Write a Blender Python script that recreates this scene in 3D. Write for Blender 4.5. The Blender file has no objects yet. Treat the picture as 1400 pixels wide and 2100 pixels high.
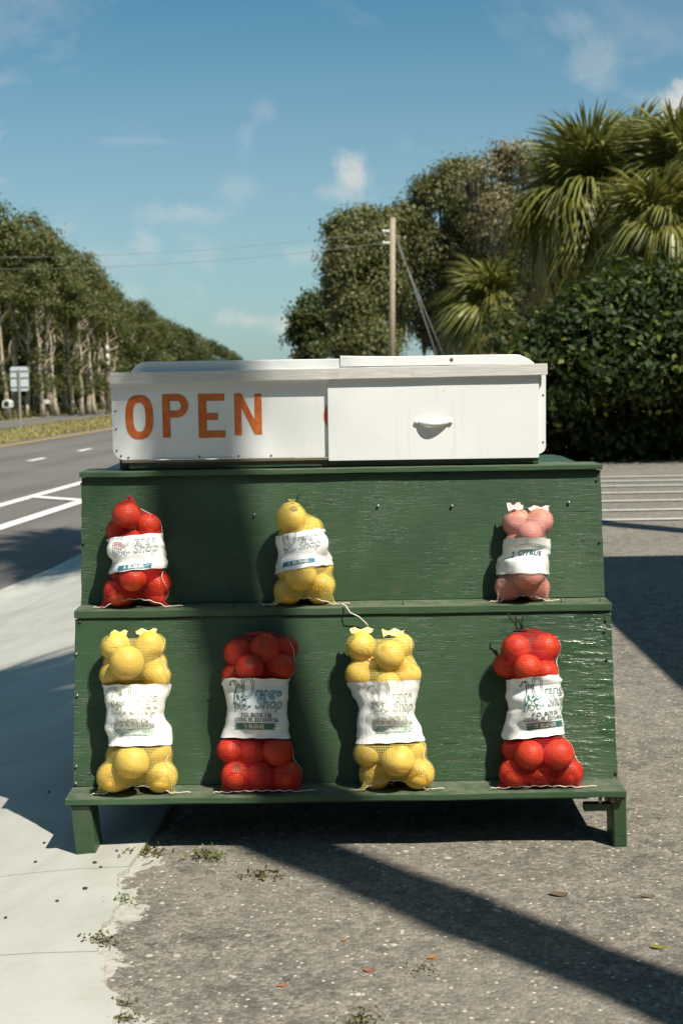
import bpy, bmesh, math, random
import numpy as np
from mathutils import Vector, Matrix
random.seed(7); rng = np.random.default_rng(7)
SC = bpy.context.scene; COL = SC.collection
R = math.radians

# ------------------------------------------------------------------ camera
EYE = 1.05; FPX = 2800.0; PITCH = math.atan(291 / 2800.0); ROLL = 0.015
cd = bpy.data.cameras.new('camera'); cam = bpy.data.objects.new('camera', cd); COL.objects.link(cam)
cd.sensor_fit = 'VERTICAL'; cd.sensor_height = 36.0; cd.sensor_width = 24.0; cd.lens = 48.0
cd.clip_start = 0.05; cd.clip_end = 6000
cam.matrix_world = Matrix.Translation((0, 0, EYE)) @ Matrix.Rotation(R(90) - PITCH, 4, 'X') @ Matrix.Rotation(-ROLL, 4, 'Z')
cd.dof.use_dof = True; cd.dof.focus_distance = 3.02; cd.dof.aperture_fstop = 8.0
SC.camera = cam
# ------------------------------------------------------------------ sky, sun, exposure
SUN = Vector((0.472, -0.540, 1.0)).normalized()
EL = math.asin(SUN.z); AZ = math.atan2(SUN.x, SUN.y)
W = bpy.data.worlds.new('World'); SC.world = W; W.use_nodes = True
sl = bpy.data.lights.new('sun', 'SUN'); sl.energy = 5.0; sl.angle = R(0.53); sl.color = (1.0, 0.93, 0.82)
so = bpy.data.objects.new('sun', sl); COL.objects.link(so); so.rotation_euler = SUN.to_track_quat('Z', 'Y').to_euler()
SC.view_settings.view_transform = 'Standard'; SC.view_settings.look = 'None'
SC.view_settings.gamma = 1.0; SC.view_settings.use_curve_mapping = False
SC.view_settings.exposure = 0.66
SC.cycles.max_bounces = 5; SC.cycles.transparent_max_bounces = 8
SC.cycles.use_adaptive_sampling = True
try:
    SC.cycles.use_denoising = True
except Exception:
    pass

# ------------------------------------------------------------------ node helpers
class NT:
    def __init__(s, nt): s.t = nt; nt.nodes.clear()
    def n(s, typ, **kw):
        nd = s.t.nodes.new(typ)
        for k, v in kw.items():
            if k.startswith('i_'): nd.inputs[k[2:].replace('_', ' ')].default_value = v
            else: setattr(nd, k, v)
        return nd
    def l(s, a, b): s.t.links.new(a, b)
    def math(s, op, a, b=None, clamp=False):
        nd = s.n('ShaderNodeMath', operation=op, use_clamp=clamp)
        for i, v in enumerate((a, b)):
            if v is None: continue
            if hasattr(v, 'links'): s.l(v, nd.inputs[i])
            else: nd.inputs[i].default_value = v
        return nd.outputs[0]
    def mix(s, f, a, b, typ='MIX'):
        nd = s.n('ShaderNodeMix', data_type='RGBA', blend_type=typ)
        for sock, v in ((nd.inputs[0], f), (nd.inputs[6], a), (nd.inputs[7], b)):
            if hasattr(v, 'links'): s.l(v, sock)
            elif isinstance(v, (tuple, list)): sock.default_value = (*v[:3], 1)
            else: sock.default_value = v
        return nd.outputs[2]
    def ramp(s, fac, pts, interp='LINEAR'):
        nd = s.n('ShaderNodeValToRGB'); cr = nd.color_ramp; cr.interpolation = interp
        while len(cr.elements) < len(pts): cr.elements.new(0.5)
        for e, (p, c) in zip(cr.elements, pts):
            e.position = p; e.color = (*c, 1) if isinstance(c, (tuple, list)) else (c, c, c, 1)
        s.l(fac, nd.inputs[0]); return nd.outputs[0]
    def ss(s, x, a, b):
        nd = s.n('ShaderNodeMapRange', interpolation_type='SMOOTHSTEP')
        s.l(x, nd.inputs[0]); nd.inputs[1].default_value = a; nd.inputs[2].default_value = b
        return nd.outputs[0]
    def coord(s, kind='Object', scale=(1, 1, 1), rot=(0, 0, 0)):
        tc = s.n('ShaderNodeTexCoord'); mp = s.n('ShaderNodeMapping')
        mp.inputs['Scale'].default_value = scale; mp.inputs['Rotation'].default_value = rot
        s.l(tc.outputs[kind], mp.inputs[0]); return mp.outputs[0]
    def noise(s, vec, scale, detail=4, rough=0.55, dist=0.0):
        nd = s.n('ShaderNodeTexNoise'); nd.inputs['Scale'].default_value = scale
        nd.inputs['Detail'].default_value = detail; nd.inputs['Roughness'].default_value = rough
        nd.inputs['Distortion'].default_value = dist
        s.l(vec, nd.inputs['Vector']); return nd.outputs[0]
    def voro(s, vec, scale, feature='F1', rnd=1.0):
        nd = s.n('ShaderNodeTexVoronoi', feature=feature); nd.inputs['Scale'].default_value = scale
        nd.inputs['Randomness'].default_value = rnd
        s.l(vec, nd.inputs['Vector']); return nd
    def bsdf(s, col, rough=0.6, spec=0.5, bump=None, bstr=0.3, bdist=0.002, **kw):
        p = s.n('ShaderNodeBsdfPrincipled')
        for sock, v in (('Base Color', col), ('Roughness', rough), ('Specular IOR Level', spec)):
            if hasattr(v, 'links'): s.l(v, p.inputs[sock])
            elif isinstance(v, (tuple, list)): p.inputs[sock].default_value = (*v[:3], 1)
            else: p.inputs[sock].default_value = v
        for k, v in kw.items(): p.inputs[k.replace('_', ' ')].default_value = v
        if bump is not None:
            b = s.n('ShaderNodeBump'); b.inputs['Strength'].default_value = bstr; b.inputs['Distance'].default_value = bdist
            s.l(bump, b.inputs['Height']); s.l(b.outputs[0], p.inputs['Normal'])
        return p.outputs[0]
    def out(s, sh, target='ShaderNodeOutputMaterial'):
        o = s.n(target); s.l(sh, o.inputs['Surface'])
def mat(name, fn):
    m = bpy.data.materials.new(name); m.use_nodes = True; t = NT(m.node_tree); t.out(fn(t)); return m

# ------------------------------------------------------------------ world: sky with thin cloud and small cumulus
def pix_dir(u, v):
    x = (u - 700) / FPX; y = (1050 - v) / FPX
    d = cam.matrix_world.to_3x3() @ Vector((x, y, -1)); return d.normalized()
def pix(u, v, Y=None, z=None):
    d = pix_dir(u, v)
    t = Y / d.y if Y is not None else (z - EYE) / d.z
    return Vector((0, 0, EYE)) + d * t
def build_world():
    t = NT(W.node_tree)
    sky = t.n('ShaderNodeTexSky', sky_type='NISHITA', sun_disc=False)
    sky.sun_elevation = EL; sky.sun_rotation = AZ
    sky.air_density = 1.0; sky.dust_density = 0.7; sky.ozone_density = 2.2
    tc = t.n('ShaderNodeTexCoord'); g = tc.outputs['Generated']
    base = t.mix(1.0, sky.outputs[0], (0.42, 1.01, 1.06), 'MULTIPLY')
    # wispy high cloud, projected on a flat layer overhead
    sep = t.n('ShaderNodeSeparateXYZ'); t.l(g, sep.inputs[0])
    zz = t.math('ADD', t.math('MAXIMUM', sep.outputs[2], 0.0), 0.12)
    cmb = t.n('ShaderNodeCombineXYZ'); t.l(t.math('DIVIDE', sep.outputs[0], zz), cmb.inputs[0]); t.l(t.math('DIVIDE', sep.outputs[1], zz), cmb.inputs[1])
    mp = t.n('ShaderNodeMapping'); mp.inputs['Scale'].default_value = (1.0, 0.55, 1); mp.inputs['Rotation'].default_value = (0, 0, 0.5)
    t.l(cmb.outputs[0], mp.inputs[0])
    n1 = t.noise(mp.outputs[0], 1.3, 9, 0.62, 0.7)
    n2 = t.noise(mp.outputs[0], 0.5, 3, 0.5)
    wisp = t.math('MULTIPLY', t.ss(n1, 0.40, 0.76), t.ss(n2, 0.30, 0.58))
    wisp = t.math('MULTIPLY', wisp, 0.72)
    veil = t.math('MULTIPLY', t.ss(sep.outputs[2], 0.33, 0.0), 0.48)
    c = t.mix(t.math('MAXIMUM', wisp, veil), base, (7.2, 7.7, 8.2))
    # small fair-weather puffs
    np_ = t.noise(g, 22, 9, 0.66, 0.6)
    tot = None
    for u, v, w, h, k in ((722, 362, 40, 36, 1.0), (693, 396, 60, 26, .55), (1400, 215, 50, 48, 1.25), (1330, 205, 60, 26, .5), (500, 655, 62, 22, .75), (590, 668, 40, 30, .8), (560, 660, 90, 20, .45),
                          (300, 500, 34, 30, .42), (365, 442, 72, 26, .42), (540, 225, 40, 50, .26), (505, 290, 30, 44, .28), (620, 520, 60, 24, .35), (260, 610, 40, 30, .30), (1230, 130, 50, 60, .32), (1180, 50, 80, 26, .2), (480, 385, 40, 30, .25)):
        d = pix_dir(u, v)
        rgt = Vector((d.y, -d.x, 0)).normalized(); up = rgt.cross(d)
        dx = t.n('ShaderNodeVectorMath', operation='DOT_PRODUCT'); t.l(g, dx.inputs[0]); dx.inputs[1].default_value = rgt
        dy = t.n('ShaderNodeVectorMath', operation='DOT_PRODUCT'); t.l(g, dy.inputs[0]); dy.inputs[1].default_value = up
        df = t.n('ShaderNodeVectorMath', operation='DOT_PRODUCT'); t.l(g, df.inputs[0]); df.inputs[1].default_value = d
        ox = t.math('MULTIPLY', t.math('SUBTRACT', dx.outputs['Value'], rgt.dot(d)), FPX / w)
        oy = t.math('MULTIPLY', t.math('SUBTRACT', dy.outputs['Value'], up.dot(d)), FPX / h)
        r = t.math('SQRT', t.math('ADD', t.math('MULTIPLY', ox, ox), t.math('MULTIPLY', oy, oy)))
        r = t.math('ADD', r, t.math('MULTIPLY', t.math('SUBTRACT', np_, 0.5), 4.2))
        m = t.math('MULTIPLY', t.ss(r, 1.35, 0.0), k)
        m = t.math('MULTIPLY', m, t.math('GREATER_THAN', df.outputs['Value'], 0.0))
        tot = m if tot is None else t.math('MAXIMUM', tot, m)
    # the same kind of puffs all round the lower sky
    nb = t.noise(g, 7, 6, 0.55, 0.4)
    ring = t.math('MULTIPLY', t.ss(nb, 0.60, 0.72), t.math('MULTIPLY', t.ss(sep.outputs[2], 0.01, 0.06), t.ss(sep.outputs[2], 0.22, 0.08)))
    tot = t.math('MAXIMUM', tot, t.math('MULTIPLY', ring, 0.5))
    c = t.mix(t.math('MULTIPLY', tot, 0.8, True), c, (8.6, 8.7, 8.3))
    bg = t.n('ShaderNodeBackground'); bg.inputs['Strength'].default_value = 0.051
    t.l(c, bg.inputs[0]); t.out(bg.outputs[0], 'ShaderNodeOutputWorld')
build_world()

# ------------------------------------------------------------------ object helpers
def tag(o, label=None, cat=None, group=None, kind=None):
    for k, v in (('label', label), ('category', cat), ('group', group), ('kind', kind)):
        if v: o[k] = v
    return o
def link(name, me, m=None, parent=None, smooth=False):
    o = bpy.data.objects.new(name, me); COL.objects.link(o)
    if m is not None and len(me.materials) == 0: me.materials.append(m)
    if parent is not None: o.parent = parent
    return o
def empty(name, loc=(0, 0, 0), parent=None):
    o = bpy.data.objects.new(name, None); COL.objects.link(o); o.location = loc; o.empty_display_size = .1
    if parent is not None: o.parent = parent
    return o
def pmesh(name, V, Fc, smooth=False, uv=None):
    me = bpy.data.meshes.new(name); me.from_pydata([tuple(map(float, v)) for v in V], [], [tuple(map(int, f)) for f in Fc])
    if smooth: me.polygons.foreach_set('use_smooth', [True] * len(me.polygons))
    if uv is not None:
        L = me.uv_layers.new(name='UV'); idx = np.empty(len(me.loops), dtype=np.int32); me.loops.foreach_get('vertex_index', idx)
        L.data.foreach_set('uv', np.asarray(uv, dtype=np.float32)[idx].ravel())
    me.update(); return me
def quads_mesh(name, Q, smooth=False):
    """Q: (n,4,3) array of loose quads"""
    Q = np.asarray(Q, dtype=np.float32); n = len(Q)
    me = bpy.data.meshes.new(name)
    me.vertices.add(n * 4); me.vertices.foreach_set('co', Q.reshape(-1))
    me.loops.add(n * 4); me.loops.foreach_set('vertex_index', np.arange(n * 4, dtype=np.int32))
    me.polygons.add(n); me.polygons.foreach_set('loop_start', np.arange(0, n * 4, 4, dtype=np.int32))
    me.update(calc_edges=True); me.validate(); return me
def bm_mesh(name, bm, smooth=False):
    me = bpy.data.meshes.new(name); bmesh.ops.recalc_face_normals(bm, faces=bm.faces); bm.to_mesh(me); bm.free()
    if smooth: me.polygons.foreach_set('use_smooth', [True] * len(me.polygons))
    return me
def box_bm(bm, lo, hi):
    lo, hi = Vector(lo), Vector(hi)
    vs = [bm.verts.new((x, y, z)) for x in (lo.x, hi.x) for y in (lo.y, hi.y) for z in (lo.z, hi.z)]
    for f in ((0, 1, 3, 2), (4, 6, 7, 5), (0, 4, 5, 1), (2, 3, 7, 6), (0, 2, 6, 4), (1, 5, 7, 3)): bm.faces.new([vs[i] for i in f])
def wob(me, amp, freq=6.0, seed=0, axes=(1, 1, 1)):
    from mathutils import noise as mn
    for v in me.vertices:
        d = mn.noise_vector(v.co * freq + Vector((seed * 7.3, seed * 3.1, seed))) * amp
        v.co += Vector((d.x * axes[0], d.y * axes[1], d.z * axes[2]))
def board(name, lo, hi, m, parent, cuts=(10, 1, 1), bev=0.002, amp=0.0012, seed=0, M=None):
    bm = bmesh.new(); box_bm(bm, lo, hi)
    if bev: bmesh.ops.bevel(bm, geom=bm.edges[:], offset=bev, segments=2, affect='EDGES', profile=0.6)
    L = Vector(hi) - Vector(lo); ax = max(range(3), key=lambda i: L[i])
    for i in range(1, cuts[0]):
        co = Vector(lo); co[ax] = lo[ax] + L[ax] * i / cuts[0]; no = Vector((0, 0, 0)); no[ax] = 1
        bmesh.ops.bisect_plane(bm, geom=bm.verts[:] + bm.edges[:] + bm.faces[:], plane_co=co, plane_no=no)
    me = bm_mesh(name, bm)
    if amp: wob(me, amp, 7.0, seed)
    if M is not None: me.transform(M)
    return link(name, me, m, parent)
def prism(name, pts, axis_lo, axis_hi, m, parent, axis='X', bev=0.0):
    """extrude a 2D polygon along an axis. axis X: pts=(y,z); axis Y: pts=(x,z); axis Z: pts=(x,y)"""
    bm = bmesh.new()
    f = {'X': lambda p, a: (a, p[0], p[1]), 'Y': lambda p, a: (p[0], a, p[1]), 'Z': lambda p, a: (p[0], p[1], a)}[axis]
    A = [bm.verts.new(f(p, axis_lo)) for p in pts]; B = [bm.verts.new(f(p, axis_hi)) for p in pts]
    bm.faces.new(A); bm.faces.new(B[::-1]); n = len(pts)
    for i in range(n): bm.faces.new((A[i], B[i], B[(i + 1) % n], A[(i + 1) % n]))
    if bev: bmesh.ops.bevel(bm, geom=bm.edges[:], offset=bev, segments=1, affect='EDGES')
    return link(name, bm_mesh(name, bm), m, parent)
def tube_vf(path, rad, k=6, off=0):
    P = [Vector(p) for p in path]; V, Fc = [], []
    rads = rad if hasattr(rad, '__len__') else [rad] * len(P)
    pu = None
    for i, p in enumerate(P):
        d = (P[min(i + 1, len(P) - 1)] - P[max(i - 1, 0)]).normalized()
        if pu is None: pu = d.orthogonal().normalized()
        else:
            pu = (pu - d * pu.dot(d)); pu = pu.normalized() if pu.length > 1e-6 else d.orthogonal().normalized()
        w = d.cross(pu)
        for j in range(k):
            a = 2 * math.pi * j / k; V.append(p + (pu * math.cos(a) + w * math.sin(a)) * rads[i])
    for i in range(len(P) - 1):
        for j in range(k):
            a, b = off + i * k + j, off + i * k + (j + 1) % k; Fc.append((a, b, b + k, a + k))
    Fc.append(tuple(off + j for j in range(k))[::-1]); Fc.append(tuple(off + (len(P) - 1) * k + j for j in range(k)))
    return V, Fc
def tubes(name, paths, m, parent=None, k=6, smooth=True):
    V, Fc = [], []
    for path, rad in paths:
        v, f = tube_vf(path, rad, k, len(V)); V += v; Fc += f
    return link(name, pmesh(name, V, Fc, smooth), m, parent)

# ------------------------------------------------------------------ materials
def green_paint(gloss=0.42, wear=0.5, glint=0.6):
    def fn(t):
        grain = t.coord('Object', (1.2, 14, 26)); o = t.coord()
        g1 = t.noise(grain, 9, 6, 0.65, 0.4); g2 = t.noise(grain, 26, 4, 0.6, 0.2)
        big = t.noise(o, 3.2, 4, 0.6)
        col = t.mix(t.ss(big, 0.3, 0.72), (0.021, 0.050, 0.021), (0.033, 0.072, 0.032))
        col = t.mix(t.math('MULTIPLY', t.ss(g1, 0.53, 0.70), 0.35), col, (0.050, 0.096, 0.048))
        # checks in the veneer
        ck = t.noise(t.coord('Object', (4.5, 40, 75)), 4.2, 3, 0.5)
        crack = t.math('MULTIPLY', t.ss(ck, 0.60, 0.635), t.ss(t.noise(o, 4, 3), 0.44, 0.58))
        col = t.mix(crack, col, (0.008, 0.018, 0.008))
        fd = t.math('MULTIPLY', t.ss(t.noise(t.coord('Object', (1, 1.5, 2)), 3.0, 6, 0.7, 0.6), 0.50, 0.72), 0.55)
        col = t.mix(fd, col, (0.062, 0.098, 0.058))
        # scuffs where the paint has gone to primer and wood
        sc = t.math('MULTIPLY', t.ss(t.noise(t.coord('Object', (.5, 1, 1)), 95, 5, 0.75), 0.60, 0.70), t.ss(t.noise(o, 5.5, 3, 0.6), 0.52, 0.66))
        col = t.mix(t.math('MULTIPLY', sc, wear), col, (0.42, 0.42, 0.34))
        dirt = t.math('MULTIPLY', t.ss(t.noise(t.coord('Object', (1, 1, 1)), 13, 5, 0.7), 0.56, 0.75), 0.45)
        col = t.mix(dirt, col, (0.066, 0.066, 0.044))
        rough = t.math('ADD', t.math('MULTIPLY', t.noise(grain, 14, 3), 0.30), gloss - 0.15)
        h = t.math('ADD', t.math('MULTIPLY', g1, 0.9), t.math('ADD', t.math('MULTIPLY', g2, 0.5), t.math('MULTIPLY', crack, -0.8)))
        sx = t.n('ShaderNodeSeparateXYZ'); t.l(t.n('ShaderNodeTexCoord').outputs['Object'], sx.inputs[0])
        lac = t.math('MULTIPLY', t.ss(t.math('ADD', sx.outputs[0], t.math('MULTIPLY', t.noise(o, 6, 3), 0.6)), 0.50, 0.86), t.math('MULTIPLY', t.ss(t.noise(t.coord('Object', (1.5, 5, 8)), 6, 4, 0.6), 0.42, 0.62), glint))
        rough = t.math('SUBTRACT', rough, t.math('MULTIPLY', lac, 0.30), True)
        h = t.math('ADD', t.math('MULTIPLY', h, 0.55), t.math('MULTIPLY', t.math('MULTIPLY', t.noise(t.coord('Object', (1, 2, 2.4)), 38, 3, 0.6), t.math('ADD', lac, 0.12)), 3.4))
        return t.bsdf(col, rough, 0.5, h, 0.42, 0.0022)
    return fn
M_green = mat('green plywood paint', green_paint(glint=0.12))
M_greeng = mat('glossy green plywood paint', green_paint(glint=0.85))
def fn_shelf(t):
    o = t.coord(); gr = t.coord('Object', (1.5, 20, 20))
    c = t.mix(t.ss(t.noise(o, 6, 4), 0.35, 0.7), (0.034, 0.070, 0.034), (0.050, 0.096, 0.046))
    geo = t.n('ShaderNodeNewGeometry'); sx = t.n('ShaderNodeSeparateXYZ'); t.l(geo.outputs['Normal'], sx.inputs[0])
    upw = t.math('MULTIPLY', t.ss(sx.outputs[2], 0.6, 0.95), t.ss(t.noise(o, 22, 5, 0.7), 0.30, 0.66))
    c = t.mix(t.math('MULTIPLY', upw, 0.6), c, (0.165, 0.155, 0.115))
    chip = t.math('MULTIPLY', t.ss(t.noise(gr, 22, 4, 0.7), 0.67, 0.73), 0.7)
    c = t.mix(chip, c, (0.26, 0.24, 0.17))
    return t.bsdf(c, 0.55, 0.4, t.noise(gr, 12, 5), 0.5, 0.002)
M_shelf = mat('green shelf paint', fn_shelf)
def fn_white(t):
    o = t.coord(); gr = t.coord('Object', (1.2, 12, 30))
    c = t.mix(t.ss(t.noise(o, 4, 4, 0.6), 0.35, 0.75), (0.72, 0.74, 0.73), (0.66, 0.68, 0.67))
    run_ = t.math('MULTIPLY', t.ss(t.noise(t.coord('Object', (14, 14, .9)), 5, 5, 0.65), 0.56, 0.78), 0.30)
    c = t.mix(run_, c, (0.52, 0.50, 0.44))
    st = t.math('MULTIPLY', t.ss(t.noise(gr, 10, 5, 0.7), 0.60, 0.78), 0.40)
    c = t.mix(st, c, (0.50, 0.49, 0.42))
    sp = t.math('MULTIPLY', t.ss(t.noise(o, 130, 2), 0.75, 0.78), 0.7)
    c = t.mix(sp, c, (0.20, 0.17, 0.13))
    return t.bsdf(c, 0.42, 0.45, t.noise(gr, 14, 5), 0.10, 0.0015)
M_white = mat('white box paint', fn_white)
def fn_fascia(t):
    o = t.coord(); gr = t.coord('Object', (1.5, 30, 45))
    c = t.mix(t.ss(t.noise(gr, 8, 5, 0.7), 0.35, 0.7), (0.47, 0.46, 0.42), (0.62, 0.61, 0.57))
    c = t.mix(t.math('MULTIPLY', t.ss(t.noise(o, 25, 4, 0.7), 0.58, 0.75), 0.5), c, (0.40, 0.34, 0.27))
    return t.bsdf(c, 0.5, 0.5, t.noise(gr, 18, 4), 0.35, 0.0015)
M_fascia = mat('weathered grey trim', fn_fascia)
def fn_orangepaint(t):
    o = t.coord()
    c = t.mix(t.ss(t.noise(o, 60, 5, 0.7), 0.30, 0.62), (0.60, 0.17, 0.035), (0.50, 0.105, 0.018))
    return t.bsdf(c, 0.5, 0.4)
M_letter = mat('orange sign paint', fn_orangepaint)
def fn_darkwood(t):
    o = t.coord(); return t.bsdf(t.mix(t.noise(o, 12, 4), (0.10, 0.075, 0.05), (0.20, 0.16, 0.11)), 0.8, 0.2, t.noise(o, 40, 4), 0.4)
M_rawwood = mat('raw wood', fn_darkwood)
M_steel = mat('nail steel', lambda t: t.bsdf((0.45, 0.44, 0.42), 0.35, 0.5, Metallic=0.9))
M_rust = mat('rusty nail', lambda t: t.bsdf((0.05, 0.035, 0.03), 0.7, 0.3))
M_chrome = mat('painted pull', lambda t: t.bsdf((0.72, 0.72, 0.69), 0.28, 0.5, Metallic=0.15))
M_twine = mat('dark twine', lambda t: t.bsdf((0.022, 0.016, 0.014), 0.8, 0.2))
M_string = mat('pale string', lambda t: t.bsdf((0.68, 0.62, 0.52), 0.7, 0.2))
def asphalt_node(t, dark, light, stone=0.5, patches=False):
    o = t.coord()
    v = t.voro(o, 115); vr = t.n('ShaderNodeSeparateColor'); t.l(v.outputs['Color'], vr.inputs[0])
    v2 = t.voro(o, 48); vr2 = t.n('ShaderNodeSeparateColor'); t.l(v2.outputs['Color'], vr2.inputs[0])
    big = t.noise(o, 1.3, 5, 0.6); mid = t.noise(o, 14, 5, 0.65)
    c = t.mix(vr.outputs[0], dark, light)
    c = t.mix(t.math('MULTIPLY', t.ss(mid, 0.42, 0.68), 0.55), c, tuple(0.55 * x for x in dark))
    c = t.mix(t.math('MULTIPLY', t.ss(big, 0.35, 0.7), 0.35), c, light)
    w = t.math('MULTIPLY', t.ss(vr.outputs[1], 0.955, 0.965), t.ss(v.outputs['Distance'], 0.50, 0.30))
    c = t.mix(t.math('MULTIPLY', w, stone), c, (0.62, 0.58, 0.49))
    w2 = t.math('MULTIPLY', t.ss(vr2.outputs[1], 0.965, 0.972), t.ss(v2.outputs['Distance'], 0.42, 0.24))
    c = t.mix(t.math('MULTIPLY', w2, stone), c, (0.50, 0.48, 0.42))
    bk = t.math('MULTIPLY', t.ss(vr2.outputs[2], 0.975, 0.98), 0.35)
    c = t.mix(bk, c, (0.035, 0.033, 0.03))
    h = t.math('ADD', t.math('MULTIPLY', t.math('SUBTRACT', 0.6, v.outputs['Distance']), 0.6), t.math('MULTIPLY', mid, 0.8))
    if patches:
        at = t.n('ShaderNodeAttribute', attribute_name='edge')
        pn = t.math('ADD', t.math('MULTIPLY', t.noise(o, 9.5, 6, 0.62, 0.5), 1.0), t.math('MULTIPLY', t.noise(o, 40, 4, 0.6), 0.30))
        m = t.ss(t.math('SUBTRACT', pn, at.outputs['Fac']), 0.0, 0.05)
        pc = t.mix(t.ss(t.noise(o, 60, 5, 0.7), 0.35, 0.75), (0.40, 0.39, 0.345), (0.27, 0.26, 0.22))
        c = t.mix(t.math('MULTIPLY', m, 0.90), c, pc)
        h = t.math('MULTIPLY', h, t.math('SUBTRACT', 1.0, t.math('MULTIPLY', m, 0.8)))
    return c, h
def fn_lot(t):
    c, h = asphalt_node(t, (0.100, 0.092, 0.076), (0.228, 0.208, 0.172), 0.6, True)
    return t.bsdf(c, 0.85, 0.25, h, 0.8, 0.005)
M_lot = mat('worn aggregate asphalt', fn_lot)
def fn_road(t):
    o = t.coord()
    c = t.mix(t.noise(o, 40, 4, 0.7), (0.090, 0.082, 0.072), (0.155, 0.143, 0.125))
    at = t.n('ShaderNodeAttribute', attribute_name='lat')
    # wheel tracks: worn tyre lanes are a lasting darker polish
    s = t.math('SINE', t.math('MULTIPLY', at.outputs['Fac'], 4.2))
    c = t.mix(t.math('MULTIPLY', t.ss(s, 0.0, 1.0), 0.35), c, (0.065, 0.060, 0.054))
    c = t.mix(t.math('MULTIPLY', t.ss(t.noise(o, 0.35, 4), 0.4, 0.7), 0.35), c, (0.165, 0.155, 0.14))
    return t.bsdf(c, 0.8, 0.3, t.noise(o, 120, 3), 0.5, 0.004)
M_road = mat('road asphalt', fn_road)
def fn_conc(t):
    o = t.coord()
    c = t.mix(t.ss(t.noise(o, 2.2, 5, 0.6), 0.3, 0.72), (0.39, 0.392, 0.352), (0.335, 0.337, 0.30))
    c = t.mix(t.math('MULTIPLY', t.ss(t.noise(o, 9, 6, 0.7, 0.5), 0.50, 0.78), 0.35), c, (0.285, 0.27, 0.225))
    c = t.mix(t.math('MULTIPLY', t.ss(t.noise(o, 160, 3), 0.55, 0.8), 0.35), c, (0.30, 0.285, 0.25))
    c = t.mix(t.math('MULTIPLY', t.ss(t.noise(t.coord('Object', (1, .35, 1)), 3.1, 6, 0.68, 0.8), 0.48, 0.70), 0.5), c, (0.25, 0.24, 0.205))
    c = t.mix(t.math('MULTIPLY', t.ss(t.noise(o, 0.9, 4, 0.6), 0.52, 0.68), 0.35), c, (0.24, 0.23, 0.20))
    sp = t.ss(t.noise(o, 70, 1), 0.80, 0.815)
    c = t.mix(t.math('MULTIPLY', sp, 0.8), c, (0.07, 0.06, 0.05))
    h = t.math('ADD', t.noise(o, 220, 3), t.math('MULTIPLY', t.noise(o, 18, 4), 1.5))
    return t.bsdf(c, 0.85, 0.25, h, 0.35, 0.002)
M_conc = mat('pale concrete', fn_conc)
M_joint = mat('joint dirt', lambda t: t.bsdf((0.11, 0.095, 0.07), 0.95, 0.1))
def fn_paintline(c0, c1):
    def fn(t):
        o = t.coord(); return t.bsdf(t.mix(t.ss(t.noise(o, 18, 5, 0.7), 0.45, 0.72), c0, c1), 0.7, 0.3)
    return fn
M_wline = mat('white road paint', fn_paintline((0.68, 0.68, 0.64), (0.50, 0.49, 0.45)))
M_lotline = mat('worn lot paint', fn_paintline((0.40, 0.40, 0.36), (0.24, 0.22, 0.19)))
M_yline = mat('yellow road paint', fn_paintline((0.52, 0.33, 0.05), (0.36, 0.24, 0.06)))
def fn_earth(t):
    o = t.coord()
    c = t.mix(t.ss(t.noise(o, 0.6, 6, 0.65), 0.35, 0.68), (0.27, 0.225, 0.115), (0.19, 0.175, 0.07))
    c = t.mix(t.ss(t.noise(o, 9, 5, 0.7), 0.4, 0.7), c, (0.175, 0.155, 0.085))
    return t.bsdf(c, 0.95, 0.1, t.noise(o, 25, 4), 0.5, 0.03)
M_earth = mat('dry grass verge', fn_earth)
def leaf_mat(name, dark, light, alt=None, altf=0.15, trans=0.3, rough=0.5, spec=0.35):
    def fn(t):
        geo = t.n('ShaderNodeNewGeometry'); rnd = geo.outputs['Random Per Island']
        c = t.mix(rnd, dark, light)
        if alt:
            sel = t.math('GREATER_THAN', t.math('FRACT', t.math('MULTIPLY', rnd, 17.31)), 1 - altf)
            c = t.mix(sel, c, alt)
        p = t.bsdf(c, rough, spec)
        tr = t.n('ShaderNodeBsdfTranslucent'); t.l(t.mix(0.3, c, (0.30, 0.34, 0.03)), tr.inputs[0])
        mx = t.n('ShaderNodeMixShader'); mx.inputs[0].default_value = trans
        t.l(p, mx.inputs[1]); t.l(tr.outputs[0], mx.inputs[2]); return mx.outputs[0]
    return mat(name, fn)
M_leafL = leaf_mat('roadside tree leaf', (0.038, 0.056, 0.012), (0.110, 0.131, 0.032), (0.17, 0.135, 0.06), 0.18)
M_leafD = leaf_mat('dark wood leaf', (0.020, 0.035, 0.007), (0.059, 0.078, 0.018), (0.12, 0.10, 0.04), 0.10)
M_leafO = leaf_mat('live oak leaf', (0.052, 0.065, 0.017), (0.138, 0.148, 0.046), (0.20, 0.165, 0.085), 0.15, 0.3)
M_leafT = leaf_mat('sparse brown twig leaf', (0.119, 0.106, 0.045), (0.250, 0.206, 0.106), (0.27, 0.21, 0.13), 0.25, 0.2)
M_moss = leaf_mat('hanging moss', (0.05, 0.05, 0.032), (0.12, 0.115, 0.082), None, 0, 0.15, 0.9, 0.1)
M_hedge = leaf_mat('glossy shrub leaf', (0.008, 0.018, 0.004), (0.032, 0.056, 0.008), (0.11, 0.13, 0.02), 0.10, 0.22, 0.6, 0.25)
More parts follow.
